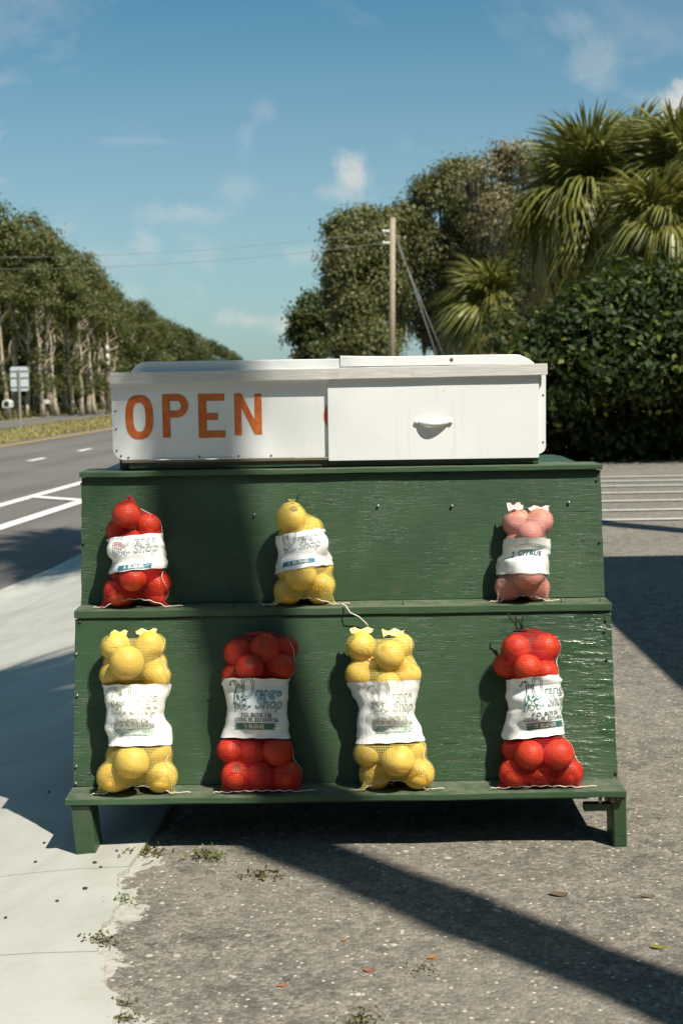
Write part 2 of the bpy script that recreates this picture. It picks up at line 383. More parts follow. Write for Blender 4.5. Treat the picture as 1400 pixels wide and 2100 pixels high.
def frond_mat(name, a, b, trans=0.25):
    def fn(t):
        geo = t.n('ShaderNodeNewGeometry'); oi = t.n('ShaderNodeObjectInfo')
        c = t.mix(geo.outputs['Random Per Island'], a, b)
        c = t.mix(t.math('MULTIPLY', oi.outputs['Random'], 0.55), c, tuple(0.45 * (x + y) * k for x, y, k in zip(a, b, (1.35, 1.0, 0.6))))
        p = t.bsdf(c, 0.42, 0.45)
        tr = t.n('ShaderNodeBsdfTranslucent'); t.l(c, tr.inputs[0])
        mx = t.n('ShaderNodeMixShader'); mx.inputs[0].default_value = trans
        t.l(p, mx.inputs[1]); t.l(tr.outputs[0], mx.inputs[2]); return mx.outputs[0]
    return mat(name, fn)
M_frond = frond_mat('palm frond green', (0.095, 0.119, 0.024), (0.223, 0.232, 0.061))
M_frondy = frond_mat('palm frond yellowing', (0.188, 0.169, 0.035), (0.325, 0.256, 0.069))
M_frondd = frond_mat('palm frond dead', (0.204, 0.150, 0.090), (0.480, 0.384, 0.252), 0.15)
def fn_bark(a, b):
    def fn(t):
        o = t.coord('Object', (6, 6, 1.2)); n = t.noise(o, 5, 6, 0.7)
        return t.bsdf(t.mix(t.ss(n, 0.3, 0.7), a, b), 0.9, 0.15, n, 0.8, 0.03)
    return fn
M_barkpale = mat('pale trunk bark', fn_bark((0.22, 0.18, 0.13), (0.48, 0.41, 0.31)))
M_bark = mat('oak bark', fn_bark((0.05, 0.042, 0.032), (0.14, 0.12, 0.09)))
M_palmbark = mat('palm trunk bark', fn_bark((0.06, 0.050, 0.038), (0.19, 0.16, 0.12)))
M_pole = mat('weathered pole wood', fn_bark((0.22, 0.18, 0.13), (0.40, 0.34, 0.255)))
M_wire = mat('cable', lambda t: t.bsdf((0.16, 0.16, 0.15), 0.5, 0.4))
M_alu = mat('sign aluminium', lambda t: t.bsdf(t.mix(t.noise(t.coord(), 5, 4), (0.42, 0.47, 0.50), (0.52, 0.56, 0.58)), 0.5, 0.4))
M_galv = mat('galvanised post', lambda t: t.bsdf((0.30, 0.30, 0.28), 0.55, 0.4, Metallic=0.4))
M_mailwhite = mat('mailbox white', lambda t: t.bsdf(t.mix(t.noise(t.coord(), 9, 4), (0.62, 0.62, 0.58), (0.48, 0.48, 0.44)), 0.6, 0.3))
M_black = mat('black paint and opening shade', lambda t: t.bsdf((0.02, 0.02, 0.02), 0.5, 0.3))
M_grass = leaf_mat('verge grass', (0.20, 0.17, 0.06), (0.40, 0.335, 0.15), (0.14, 0.155, 0.04), 0.2, 0.3, 0.7, 0.15)
M_weed = leaf_mat('weed leaf', (0.05, 0.085, 0.012), (0.14, 0.17, 0.035), (0.20, 0.13, 0.05), 0.25)
M_deadweed = leaf_mat('withered weed', (0.07, 0.06, 0.02), (0.17, 0.135, 0.06), (0.10, 0.10, 0.03), 0.3)
M_stone = mat('loose aggregate', lambda t: t.bsdf(t.mix(t.n('ShaderNodeNewGeometry').outputs['Random Per Island'], (0.10, 0.09, 0.075), (0.38, 0.355, 0.30)), 0.85, 0.2))
M_wallb = mat('shop wall paint', lambda t: t.bsdf(t.mix(t.noise(t.coord(), 3, 5), (0.12, 0.12, 0.11), (0.16, 0.155, 0.14)), 0.7, 0.3))
M_roofb = mat('shop roof', lambda t: t.bsdf(t.mix(t.noise(t.coord(), 6, 5), (0.10, 0.09, 0.08), (0.17, 0.15, 0.13)), 0.85, 0.2))

# ------------------------------------------------------------------ terrain
ZR = -0.70; SL = 0.1125
def cshift(Y):
    Y = np.asarray(Y, float); a, b, s2 = 60.0, 125.0, -0.05
    k = (s2 - SL) / (b - a)
    y1 = np.clip(Y, a, b) - a
    return SL * np.minimum(Y, a) + SL * y1 + 0.5 * k * y1 ** 2 + s2 * np.maximum(Y - b, 0)
def terr(X, Y):
    q = np.asarray(X, float) - cshift(Y)
    u = np.clip((-0.75 - q) / 3.3, 0, 1)
    s = np.where(u < 0.2, u * u / 0.32, np.where(u > 0.8, 1 - (1 - u) ** 2 / 0.32, (u - 0.1) / 0.8))
    s = np.where(u < .2, u * u * 0.125 / 0.04 * 1.0, np.where(u > .8, 1 - (1 - u) ** 2 * 0.125 / 0.04, .125 + (u - .2) * .75 / .6))
    return ZR * s
EDGE = [(-3, -.36), (1.2, -.40), (2.0, -.375), (2.12, -.38), (2.2, -.39), (2.28, -.425), (2.38, -.45), (2.47, -.475), (2.56, -.445), (2.63, -.455), (2.75, -.472), (2.81, -.465), (2.88, -.43), (2.94, -.444), (3.3, -.42), (4.2, -.36), (6, -.2), (12, .3), (25, 1.6), (60, 5.2), (90, 5.5)]
def xedge(Y):
    Y = np.asarray(Y, float)
    e = np.interp(Y, [p[0] for p in EDGE], [p[1] for p in EDGE])
    return e + 0.006 * np.sin(Y * 31 + 2 * np.sin(Y * 5)) + 0.004 * np.sin(Y * 97 + 1) + .003 * np.sin(Y * 223 + np.sin(Y * 61)) + .002 * np.sin(Y * 401)
def lines(segs):
    out = []
    for a, b, n in segs: out += list(np.linspace(a, b, n, endpoint=False))
    out.append(segs[-1][1]); return np.array(out)
def sheet(name, XX, YY, ZZ, m, parent=None, attrs=None):
    nr, nc = XX.shape
    V = np.stack([XX, YY, ZZ], -1).reshape(-1, 3)
    idx = np.arange(nr * nc).reshape(nr, nc)
    Fc = np.stack([idx[:-1, :-1], idx[:-1, 1:], idx[1:, 1:], idx[1:, :-1]], -1).reshape(-1, 4)
    me = pmesh(name, V, Fc, True)
    for k, a in (attrs or {}).items():
        at = me.attributes.new(k, 'FLOAT', 'POINT'); at.data.foreach_set('value', np.asarray(a, np.float32).ravel())
    return link(name, me, m, parent)
def near_relief(X, Y):
    near = np.clip(1 - np.abs(Y - 2.6) / 1.4, 0, 1) * np.clip(1 - np.abs(X) / 1.2, 0, 1)
    return near * 0.002 * (np.sin(X * 17 + Y * 9) + np.sin(Y * 23 - X * 11))
def gz(x, y): return float(terr(x, y)) + float(near_relief(x, y))
def far_grid():
    xs = lines([(-3000, -300, 6), (-300, -60, 10), (-60, -12, 24), (-12, -1.2, 24), (-1.2, 1.2, 90), (1.2, 6, 16), (6, 40, 14), (40, 300, 8), (300, 3000, 6)])
    ys = lines([(-200, -10, 6), (-10, 1.7, 14), (1.7, 3.3, 90), (3.3, 16, 36), (16, 80, 40), (80, 300, 24), (300, 3500, 14)])
    XX, YY = np.meshgrid(xs, ys); ZZ = terr(XX, YY)
    ZZ = ZZ + near_relief(XX, YY)
    ZZ -= np.where((YY > 40) | (XX > 30) | (XX < -6), 0.02, 0)
    dist = XX - xedge(YY)
    edge = 0.67 + 0.20 * np.clip((dist - 0.05) / 0.08, -1, 1) + 0.10 * np.clip(dist / 0.9, 0, 1)
    return sheet('ground', XX, YY, ZZ, M_lot, None, {'edge': edge})
ground = far_grid(); tag(ground, kind='structure')
# road carriageways, verges
def strip(name, q0, q1, Y0, Y1, n, m, dz, parent=None, nc=8, zf=None):
    ys = np.linspace(Y0, Y1, n); qs = np.linspace(q0, q1, nc)
    QQ, YY = np.meshgrid(qs, ys); XX = QQ + cshift(YY); ZZ = terr(XX, YY) + dz
    if zf is not None: ZZ = ZZ + zf(QQ)
    return sheet(name, XX, YY, ZZ, m, parent, {'lat': QQ})
tag(strip('road', -12.6, -4.02, -12, 700, 260, M_road, 0.012, nc=24), kind='structure')
tag(strip('far_road', -18.4, -15.6, -12, 700, 260, M_road, 0.016), kind='structure')
tag(strip('median', -15.6, -12.6, -12, 700, 300, M_earth, 0.02, nc=12, zf=lambda q: 0.10 * np.cos((q + 14.1) / 1.5 * 1.57)), kind='structure')
tag(strip('far_verge', -420, -18.4, -12, 900, 200, M_earth, 0.02, nc=30), kind='structure')
def right_verge():
    ys = lines([(15.6, 40, 30), (40, 400, 40), (400, 900, 5)]); u = np.linspace(0, 1, 16) ** 2
    UU, YY = np.meshgrid(u, ys); XX = np.maximum(2.2, cshift(YY) - 2.0) + UU * 300
    return sheet('grass_bank', XX, YY, terr(XX, YY) + 0.03, M_earth)
tag(right_verge(), kind='structure')
# painted lines
def mark(name, poly, m, w, dz=0.022):
    """ribbon along (q, Y) points"""
    P = [Vector((q + float(cshift(Y)), Y, 0)) for q, Y in poly]
    V, Fc = [], []
    for i, p in enumerate(P):
        d = (P[min(i + 1, len(P) - 1)] - P[max(i - 1, 0)]).normalized(); n = Vector((-d.y, d.x, 0)) * w / 2
        for s in (p + n, p - n): V.append((s.x, s.y, float(terr(s.x, s.y)) + dz))
    for i in range(len(P) - 1): Fc.append((2 * i, 2 * i + 1, 2 * i + 3, 2 * i + 2))
    return tag(link(name, pmesh(name, V, Fc), m), kind='structure')
def run(q, a, b, n): return [(q, y) for y in np.linspace(a, b, n)]
mark('white_line_marking', run(-6.6, -5, 300, 120), M_wline, 0.17)
mark('white_line_marking', run(-5.64, -5, 60, 60), M_wline, 0.19)
mark('chevron_line_marking', [(-6.6, 19.40), (-5.68, 18.72)], M_wline, 0.20, 0.026)
mark('chevron_line_marking', [(-6.6, 9.40), (-5.68, 8.72)], M_wline, 0.20, 0.026)
mark('yellow_line_marking', run(-12.05, -5, 300, 120), M_yline, 0.13)
for k in range(-8, 34):
    a = 27.5 + 3.3 * k
    mark('lane_dash_marking', run(-9.37, a, a + 0.95, 2), M_wline, 0.15)
for k, v in enumerate((978, 987, 997, 1011, 1027.5, 1046.5, 1066)):
    p0 = pix(1232, v + 2, z=0); y0 = p0.y; th = 0.055
    V = []
    for i in range(20):
        x = 1.2 + i * 0.45; y = y0 + 0.02 * (x - 2) + random.uniform(-.008, .008)
        V += [(x, y - th, 0.008), (x, y + th, 0.008)]
    tag(link('parking_line_marking', pmesh('parking_line', V, [(2 * i, 2 * i + 2, 2 * i + 3, 2 * i + 1) for i in range(19)]), M_lotline), kind='structure')

# ------------------------------------------------------------------ pavement slabs
pave = tag(empty('pavement'), kind='structure')
QROAD = -4.02; QJ = -3.28
def slab(Y0, Y1, kindx):
    n = max(6, int((Y1 - Y0) / (0.009 if Y1 < 3.6 else 0.15)));
    ys = np.linspace(Y0 + .002, Y1 - .002, n); us = np.linspace(0, 1, 24)
    UU, YY = np.meshgrid(us, ys)
    if kindx == 'gutter': x0 = QROAD + cshift(YY) + .02 * np.sin(YY * 1.7); x1 = QJ - 0.008 + cshift(YY)
    else: x0 = QJ + 0.008 + cshift(YY); x1 = xedge(YY)
    XX = x0 + (x1 - x0) * UU
    ZZ = terr(XX, YY) + 0.011
    top = np.stack([XX, YY, ZZ], -1); nr, nc = XX.shape
    V = [tuple(p) for p in top.reshape(-1, 3)]; idx = np.arange(nr * nc).reshape(nr, nc)
    Fc = [tuple(f) for f in np.stack([idx[:-1, :-1], idx[:-1, 1:], idx[1:, 1:], idx[1:, :-1]], -1).reshape(-1, 4)]
    rim = list(idx[0, :]) + list(idx[1:, -1]) + list(idx[-1, -2::-1]) + list(idx[-2:0:-1, 0])
    b = len(V)
    for i in rim: V.append((V[i][0], V[i][1], V[i][2] - 0.06))
    for i in range(len(rim)):
        j = (i + 1) % len(rim); Fc.append((rim[j], rim[i], b + i, b + j))
    link('slab', pmesh('slab', V, Fc), M_conc, pave)
cuts = [-2, 0.6, 1.75, 2.375, 2.80, 3.9, 5.6, 7.8, 10.2, 12.8, 16, 20, 26, 34, 46, 60]
for a, b in zip(cuts, cuts[1:]): slab(a, b, 'main')
gc = [-2, 1, 4, 7, 10.05, 13.2, 17, 22, 30, 45, 60]
for a, b in zip(gc, gc[1:]): slab(a, b, 'gutter')

# ------------------------------------------------------------------ the stand
stand = tag(empty('fruit_stand', (0, 2.9, 0)), 'dark green stepped plywood fruit stand on short legs', 'fruit stand')
def P_(o):                      # keep world coordinates under a moved Empty
    o.matrix_parent_inverse = o.parent.matrix_basis.inverted(); return o
def sboard(*a, **k): return P_(board(*a, **k))
HW = 0.61
P_(sboard('shelf', (-HW, 2.886, .117), (HW, 2.988, .131), M_shelf, stand, cuts=(24, 1, 1), seed=1, amp=.002))
sboard('shelf', (-HW, 3.058, .4975), (HW, 3.150, .515), M_shelf, stand, cuts=(24, 1, 1), seed=2, amp=.002)
sboard('shelf', (-HW, 3.180, .810), (HW, 3.288, .8225), M_shelf, stand, cuts=(24, 1, 1), seed=3, amp=.002)
def panel(y0, z0, y1, z1, seed):
    d = Vector((0, y1 - y0, z1 - z0)); L = d.length; ang = math.atan2(d.y, d.z)
    nx, nz = 40, 14; th = 0.012; V = []; Fc = []
    from mathutils import noise as mn
    for s in (0, 1):
        for j in range(nz + 1):
            for i in range(nx + 1):
                x = -HW + .002 + (2 * HW - .004) * i / nx; z = L * j / nz
                w = mn.noise(Vector((x * 2.3, z * 2.3, seed * 5))) * 0.0022
                e = 0.0009 * random.uniform(-1, 1) if i in (0, nx) else 0
                V.append((x + e, (0 if s == 0 else th) + (w if s == 0 else 0), z))
    n = (nx + 1) * (nz + 1)
    ii = lambda s, i, j: s * n + j * (nx + 1) + i
    for j in range(nz):
        for i in range(nx):
            Fc.append((ii(0, i, j), ii(0, i + 1, j), ii(0, i + 1, j + 1), ii(0, i, j + 1)))
            Fc.append((ii(1, i, j), ii(1, i, j + 1), ii(1, i + 1, j + 1), ii(1, i + 1, j)))
    for i in range(nx):
        Fc.append((ii(0, i, 0), ii(1, i, 0), ii(1, i + 1, 0), ii(0, i + 1, 0))); Fc.append((ii(0, i, nz), ii(0, i + 1, nz), ii(1, i + 1, nz), ii(1, i, nz)))
    for j in range(nz):
        Fc.append((ii(0, 0, j), ii(0, 0, j + 1), ii(1, 0, j + 1), ii(1, 0, j))); Fc.append((ii(0, nx, j), ii(1, nx, j), ii(1, nx, j + 1), ii(0, nx, j + 1)))
    me = pmesh('front_panel', V, Fc); me.materials.append(M_greeng if seed == 1 else M_green)
    o = link('front_panel', me, None, stand)
    o.matrix_parent_inverse = stand.matrix_basis.inverted()
    o.location = (0, y0, z0); o.rotation_euler = (-ang, 0, 0)
    return o, ang
pan2, ANG2 = panel(2.976, .133, 3.064, .4955, 1)
pan1, ANG1 = panel(3.139, .517, 3.196, .808, 2)
# sides follow the steps; back and frame close the body
side = [(2.99, .112), (3.062, .494), (3.152, .494), (3.20, .806), (3.78, .806), (3.90, .112)]
for s in (-1, 1):
    a, b = sorted((s * .606, s * .594))
    P_(prism('side_panel', side, a, b, M_green, stand, 'X'))
sboard('back_panel', (-.592, 3.784, .14), (.592, 3.796, .80), M_green, stand, cuts=(4, 1, 1), seed=4)
sboard('top_deck', (-.592, 3.290, .795), (.592, 3.782, .8085), M_green, stand, cuts=(4, 1, 1), seed=5)
sboard('apron', (-.55, 3.02, .072), (.55, 3.038, .1165), M_green, stand, cuts=(8, 1, 1), seed=6)
# legs
def leg(x0, x1, y0, y1, z1, lean, seed):
    bm = bmesh.new(); box_bm(bm, (x0, y0, -0.004), (x1, y1, z1))
    for v in bm.verts:
        if v.co.z < 0: v.co.x += lean; v.co.x = v.co.x
    bmesh.ops.bevel(bm, geom=bm.edges[:], offset=.003, segments=1, affect='EDGES')
    me = bm_mesh('leg', bm); wob(me, .0025, 11, seed); return P_(link('leg', me, M_green, stand))
leg(-.600, -.556, 2.893, 2.975, .116, .010, 1); leg(.582, .612, 2.905, 2.985, .116, .004, 2)
leg(-.600, -.556, 3.80, 3.89, .13, 0, 3); leg(.56, .60, 3.80, 3.89, .13, 0, 4)
sboard('cleat', (.522, 2.912, .079), (.581, 2.932, .096), M_green, stand, cuts=(3, 1, 1), seed=8)
# ragged splinters at the shelf's broken corner
for k in range(5):
    x = .55 + .013 * k; h = random.uniform(.006, .016)
    P_(prism('splinter', [(2.889, .1165), (2.900, .1165), (2.893, .1165 - h)], x, x + random.uniform(.004, .009), M_rawwood, stand, 'X'))
# nails and screw heads
def nail(u, v, m, r, proud, up=0.0):
    Yp = None
    for it in range(3):
        p = pix(u, v, Y=Yp or 3.1)
        if p.z > .82: Yp = 3.193
        elif p.z > .505: Yp = 3.139 + (p.z - .517) * (3.196 - 3.139) / .291
        else: Yp = 2.976 + (p.z - .133) * (3.064 - 2.976) / .3625
    p = pix(u, v, Y=Yp)
    P_(tubes('nail', [([p + Vector((0, .004, 0)), p + Vector((0, -proud, up)), p + Vector((0, -proud - .001, up))], [r, r, r * .5])], m, stand, 8))
for u, v, k in ((522, 1055, 1), (926, 1037, 0), (1165, 1030, 0), (775, 1037, 0), (172, 1114, 2), (168, 992, 2), (1228, 1112, 2), (1222, 985, 2), (174, 1240, 2), (165, 1275, 2), (430, 1433, 2), (158, 1340, 1), (160, 1425, 1), (1241, 1272, 2), (1238, 1295, 2), (1243, 1352, 2), (1262, 1585, 2), (158, 1570, 1), (157, 1605, 1), (1072, 1252, 2), (975, 1250, 2)):
    nail(u, v, M_steel if k < 2 else M_rust, .0032 if k != 1 else .0026, .004 if k == 2 else .007)
for x in (-.25, .137, .498, .585):
    P_(tubes('nail', [([(x, 3.078, .51), (x + random.uniform(-.002, .002), 3.078, .529)], .0012)], M_rust, stand, 6))

# ------------------------------------------------------------------ white box on top
BOX = tag(empty('display_box', (0, 3.45, .8225)), 'white painted wooden box with OPEN lettering and a sliding door', 'display box')
def bp(o): return P_(o)
YF = 3.205; YB = 3.66
def roundrect(x0, x1, z0, z1, rbl=0.0, rbr=0.0):
    pts = []
    def corner(cx, cz, r, a0):
        if r <= 0: pts.append((cx, cz)); return
        for i in range(6):
            a = a0 + math.pi / 2 * i / 5; pts.append((cx + r * math.cos(a), cz + r * math.sin(a)))
    if rbl: corner(x0 + rbl, z0 + rbl, rbl, math.pi)
    else: pts.append((x0, z0))
    if rbr: corner(x1 - rbr, z0 + rbr, rbr, 1.5 * math.pi)
    else: pts.append((x1, z0))
    pts += [(x1, z1), (x0, z1)]; return pts
bp(prism('front_sheet', roundrect(-.5335, .4815, .8475, 1.052, .024, .016), YF, YF + .011, M_white, BOX, 'Y', .0012))
for x in (-.522, .459): bp(board('side_wall', (x, YF + .0125, .846), (x + .012, YB - .012, 1.05), M_white, BOX, cuts=(4, 1, 1), amp=.0006))
bp(board('back_wall', (-.523, YB - .011, .846), (.472, YB, 1.05), M_white, BOX, cuts=(4, 1, 1), amp=.0006))
M_door = M_white
bp(prism('sliding_door', roundrect(-.0285, .4640, .8385, 1.0335), YF - .0105, YF - .0025, M_door, BOX, 'Y', .001))
door = [c for c in BOX.children if c.name.startswith('sliding_door')][0]
bp(board('base_rail', (-.4985, 3.214, .8235), (.466, 3.232, .8445), M_green, BOX, cuts=(16, 1, 1), seed=21))
for x in (-.524, .447): bp(board('base_rail', (x, 3.2335, .8235), (x + .020, YB - .005, .8455), M_green, BOX, cuts=(3, 1, 1), seed=22))
bp(board('runner_strip', (-.512, 3.1975, .8405), (-.0295, 3.2035, .8465), M_rawwood, BOX, cuts=(8, 1, 1), bev=.001, amp=.0006))
# the trim slopes a touch, as the warped original does
Mf = Matrix.Translation((-.024, 3.2, 1.04)) @ Matrix.Rotation(-0.006, 4, 'Y') @ Matrix.Translation((.024, -3.2, -1.04))
bp(board('trim', (-.5315, YF - .0215, 1.0285), (.4825, YF - .0115, 1.055), M_fascia, BOX, cuts=(20, 1, 1), bev=.0015, amp=.0009, seed=30, M=Mf))
# hand painted letters
def letter_obj(name, polys, y):
    bm = bmesh.new()
    for outer, inner in polys:
        vo = [bm.verts.new((x, y, z)) for x, z in outer]
        if inner:
            vi = [bm.verts.new((x, y, z)) for x, z in inner]; n = len(vo)
            for i in range(n): bm.faces.new((vo[i], vo[(i + 1) % n], vi[(i + 1) % n], vi[i]))
        else: bm.faces.new(vo)
    fs = bm.faces[:]
    r = bmesh.ops.extrude_face_region(bm, geom=fs)
    for g in r['geom']:
        if isinstance(g, bmesh.types.BMVert): g.co.y -= .0006
    me = bm_mesh(name, bm); o = link(name, me, M_letter, BOX); return P_(o)
def stadium(cx, cz, w, h, n=40, e=2.6):
    out = []
    for i in range(n):
        a = 2 * math.pi * i / n; c, s = math.cos(a), math.sin(a)
        out.append((cx + w * math.copysign(abs(c) ** (2 / e), c), cz + h * math.copysign(abs(s) ** (2 / e), s)))
    return out
YL = YF - .0004; st = .0185
letter_obj('letter', [(stadium(-.4695, .9475, .0325, .0515), stadium(-.4695, .9475, .0145, .034))], YL)
# P
def arcpts(cx, cz, rx, rz, a0, a1, n=14): return [(cx + rx * math.cos(a0 + (a1 - a0) * i / n), cz + rz * math.sin(a0 + (a1 - a0) * i / n)) for i in range(n + 1)]
x0, x1, z0, z1 = -.4155, -.354, .8985, 1.0005; zm = .945
po = [(x0 + st, z1)] + [(x1 - .028, z1)] + arcpts(x1 - .028, (z1 + zm) / 2, .028, (z1 - zm) / 2, math.pi / 2, -math.pi / 2)[1:-1] + [(x1 - .028, zm), (x0 + st, zm)]
pi_ = [(x0 + st, z1 - .0165)] + [(x1 - .028, z1 - .0165)] + arcpts(x1 - .028, (z1 + zm) / 2, .0105, (z1 - zm) / 2 - .0165, math.pi / 2, -math.pi / 2)[1:-1] + [(x1 - .028, zm + .0165), (x0 + st, zm + .0165)]
def band_obj(name, o_, i_, extra):
    bm = bmesh.new(); a = [bm.verts.new((x, YL, z)) for x, z in o_]; b = [bm.verts.new((x, YL, z)) for x, z in i_]
    for k in range(len(a) - 1): bm.faces.new((a[k], a[k + 1], b[k + 1], b[k]))
    for q in extra: bm.faces.new([bm.verts.new((x, YL, z)) for x, z in q])
    r = bmesh.ops.extrude_face_region(bm, geom=bm.faces[:])
    for g in r['geom']:
        if isinstance(g, bmesh.types.BMVert): g.co.y -= .0006
    return P_(link(name, bm_mesh(name, bm), M_letter, BOX))
band_obj('letter', po, pi_, [[(x0, z0), (x0 + st - .0003, z0), (x0 + st - .0003, z1), (x0, z1 - .001)]])
def rect(a, b, c, d): return [(a, c), (b, c), (b, d), (a, d)]
x0, x1 = -.3315, -.2695
letter_obj('letter', [(rect(x0, x0 + .0195, .8965, 1.0), None), (rect(x0 + .0197, x1, .983, .9995), None), (rect(x0 + .0197, x1 - .016, .9385, .9545), None), (rect(x0 + .0197, x1 + .001, .897, .9135), None)], YL)
x0, x1 = -.247, -.183
letter_obj('letter', [(rect(x0, x0 + .0165, .902, .9995), None), (rect(x1 - .0165, x1, .9035, .998), None), ([(x0 + .0167, .9995), (x0 + .0167, .967), (x1 - .0167, .9035), (x1 - .0167, .9365)], None)], YL)
arc_o = arcpts(-.0105, .944, .0275, .036, math.pi * .68, math.pi * 1.32, 12); arc_i = [(-.0305, z) for x, z in arc_o]
band_obj('letter', [(min(x, -.0306), z) for x, z in arc_o], arc_i, [])
# door pull
hz = .926
pts = [(.1835 + .068 * i / 12, YF - .0125 - .010 * math.sin(math.pi * i / 12) ** .7, hz - .004 * math.sin(math.pi * i / 12)) for i in range(13)]
hd = tubes('handle', [(pts, [.0042 + .0028 * math.sin(math.pi * i / 12) for i in range(13)]), ([(.1785, YF - .0105, hz), (.1785, YF - .0145, hz)], .0062), ([(.2565, YF - .0105, hz), (.2565, YF - .0145, hz)], .0062)], M_chrome, door, 8)
hd.matrix_parent_inverse = (door.matrix_parent_inverse @ door.matrix_basis).inverted() if False else Matrix.Identity(4)
hd.matrix_parent_inverse = (BOX.matrix_basis @ door.matrix_parent_inverse @ door.matrix_basis).inverted()
for x, z in ((-.525, .87), (-.525, .92), (-.525, .962), (-.515, .857), (-.498, .853), (-.331, .853), (-.239, .853), (-.163, .853), (.475, .875), (.475, .985)):
    P_(tubes('nail', [([(x, YF + .002, z), (x, YF - .0012, z)], .0022)], M_rust, BOX, 6))
# lids
def lid(name, x0, x1, zb, ztop, rL, rR, yf, yb, seed):
    """plank lid with worn-down ends; ztop(x) is its warped upper face"""
    n = 40; V, Fc = [], []
    for i in range(n + 1):
        x = x0 + (x1 - x0) * i / n; z = ztop(x)
        if rL: z = zb + .002 + (z - zb - .002) * min(1, ((x - x0) / rL)) ** .6 if x - x0 < rL else z
        if rR: z = zb + .002 + (z - zb - .002) * min(1, ((x1 - x) / rR)) ** .75 if x1 - x < rR else z
        V += [(x, yf, zb), (x, yf, z - .0015), (x, yf + .0015, z), (x, yb, z), (x, yb, zb)]
    for i in range(n):
        for k in range(5):
            a, b = i * 5 + k, i * 5 + (k + 1) % 5; Fc.append((a, b, b + 5, a + 5))
    Fc.append((4, 3, 2, 1, 0)); Fc.append(tuple(n * 5 + k for k in range(5)))
    return P_(link(name, pmesh(name, V, Fc), M_white, BOX))
lid('lid', -.487, .0015, 1.0525, lambda x: 1.0765, .028, 0, 3.212, 3.655, 1)
lid('lid', .0025, .455, 1.0580, lambda x: 1.0805 + .0045 * math.cos((x - .0) * 9.5) * math.exp(-x * 3) + .002 * math.sin(x * 12 - 2.2), 0, .036, 3.209, 3.655, 2)
P_(tubes('knot', [([(.262, 3.2115, 1.0705), (.262, 3.2083, 1.0705)], .0042)], M_rawwood, BOX, 10))
# ------------------------------------------------------------------ citrus bags
def fn_fruit(a, b, c3):
    def fn(t):
        o = t.coord(); oi = t.n('ShaderNodeObjectInfo')
        c = t.mix(oi.outputs['Random'], a, b)
        c = t.mix(t.math('MULTIPLY', t.ss(t.noise(o, 2.2, 4, 0.6), 0.48, 0.75), 0.5), c, c3)
        sx = t.n('ShaderNodeSeparateXYZ'); t.l(o, sx.inputs[0])
        blem = t.math('MULTIPLY', t.ss(t.noise(o, 3.5, 5, 0.75), 0.62, 0.72), 0.35)
        c = t.mix(blem, c, tuple(.55 * x for x in b))
        c = t.mix(t.math('MULTIPLY', t.ss(t.noise(o, 1.1, 2), 0.4, 0.7), 0.4), c, tuple(min(1, x * k) for x, k in zip(a, (.92, .72, .7))))
        c = t.mix(t.ss(sx.outputs[2], 0.865, 0.90), c, (0.10, 0.09, 0.03))
        pores = t.voro(o, 20).outputs['Distance']
        return t.bsdf(c, 0.42, 0.5, pores.outputs['Distance'] if hasattr(pores, 'outputs') else pores, 0.5, 0.0007, Subsurface_Weight=0.08, Subsurface_Radius=(0.004, 0.002, 0.0005))
    return fn
M_fr = {'red': mat('orange rind', fn_fruit((0.74, 0.105, 0.018), (0.64, 0.055, 0.016), (0.78, 0.16, 0.022))),
        'yellow': mat('grapefruit rind', fn_fruit((0.78, 0.52, 0.085), (0.74, 0.45, 0.055), (0.72, 0.58, 0.18))),
        'pink': mat('pink citrus rind', fn_fruit((0.58, 0.23, 0.15), (0.50, 0.17, 0.12), (0.62, 0.30, 0.21)))}
def fn_net(col, cover, freq=235.0):
    def fn(t):
        uvn = t.n('ShaderNodeUVMap', uv_map='UV'); sp = t.n('ShaderNodeSeparateXYZ'); t.l(uvn.outputs[0], sp.inputs[0])
        def strand(s, f, w):
            fr = t.math('FRACT', t.math('MULTIPLY', s, f)); return t.math('LESS_THAN', fr, w)
        a = strand(sp.outputs[0], freq, cover); b = strand(sp.outputs[1], freq * 1.25, cover * 1.05)
        m = t.math('MAXIMUM', a, b)
        p = t.bsdf(col, 0.62, 0.25)
        tr = t.n('ShaderNodeBsdfTransparent'); mx = t.n('ShaderNodeMixShader')
        t.l(m, mx.inputs[0]); t.l(tr.outputs[0], mx.inputs[1]); t.l(p, mx.inputs[2]); return mx.outputs[0]
    return fn
M_net = {'red': mat('red net', fn_net((0.40, 0.010, 0.016), 0.21)),
         'yellow': mat('yellow net', fn_net((0.60, 0.50, 0.13), 0.20)),
         'pink': mat('pale pink net', fn_net((0.64, 0.34, 0.31), 0.20))}
M_tab = {'red': mat('red net fold', lambda t: t.bsdf((0.52, 0.03, 0.025), 0.6, 0.3)), 'yellow': mat('yellow net fold', lambda t: t.bsdf((0.66, 0.58, 0.22), 0.6, 0.3)), 'pink': mat('pink net fold', lambda t: t.bsdf((0.66, 0.45, 0.42), 0.6, 0.3))}
def fn_label(faded):
    def fn(t):
        uvn = t.n('ShaderNodeUVMap', uv_map='UV')
        c = t.mix(t.ss(t.noise(uvn.outputs[0], 25, 4), 0.35, 0.7), (0.78, 0.78, 0.75), (0.70, 0.70, 0.66))
        if faded:
            m1 = t.math('MULTIPLY', t.ss(t.noise(uvn.outputs[0], 110, 5, 0.7, 0.6), 0.48, 0.66), 0.42)
            c = t.mix(m1, c, (0.45, 0.43, 0.30))
        uu = t.n('ShaderNodeMapping'); uu.inputs['Scale'].default_value = (1.6, 0.8, 1); t.l(uvn.outputs[0], uu.inputs[0])
        h = t.noise(uu.outputs[0], 38, 5, 0.65, 1.2)
        return t.bsdf(c, 0.27, 0.5, h, 0.6 if faded else 0.25, 0.005)
    return fn
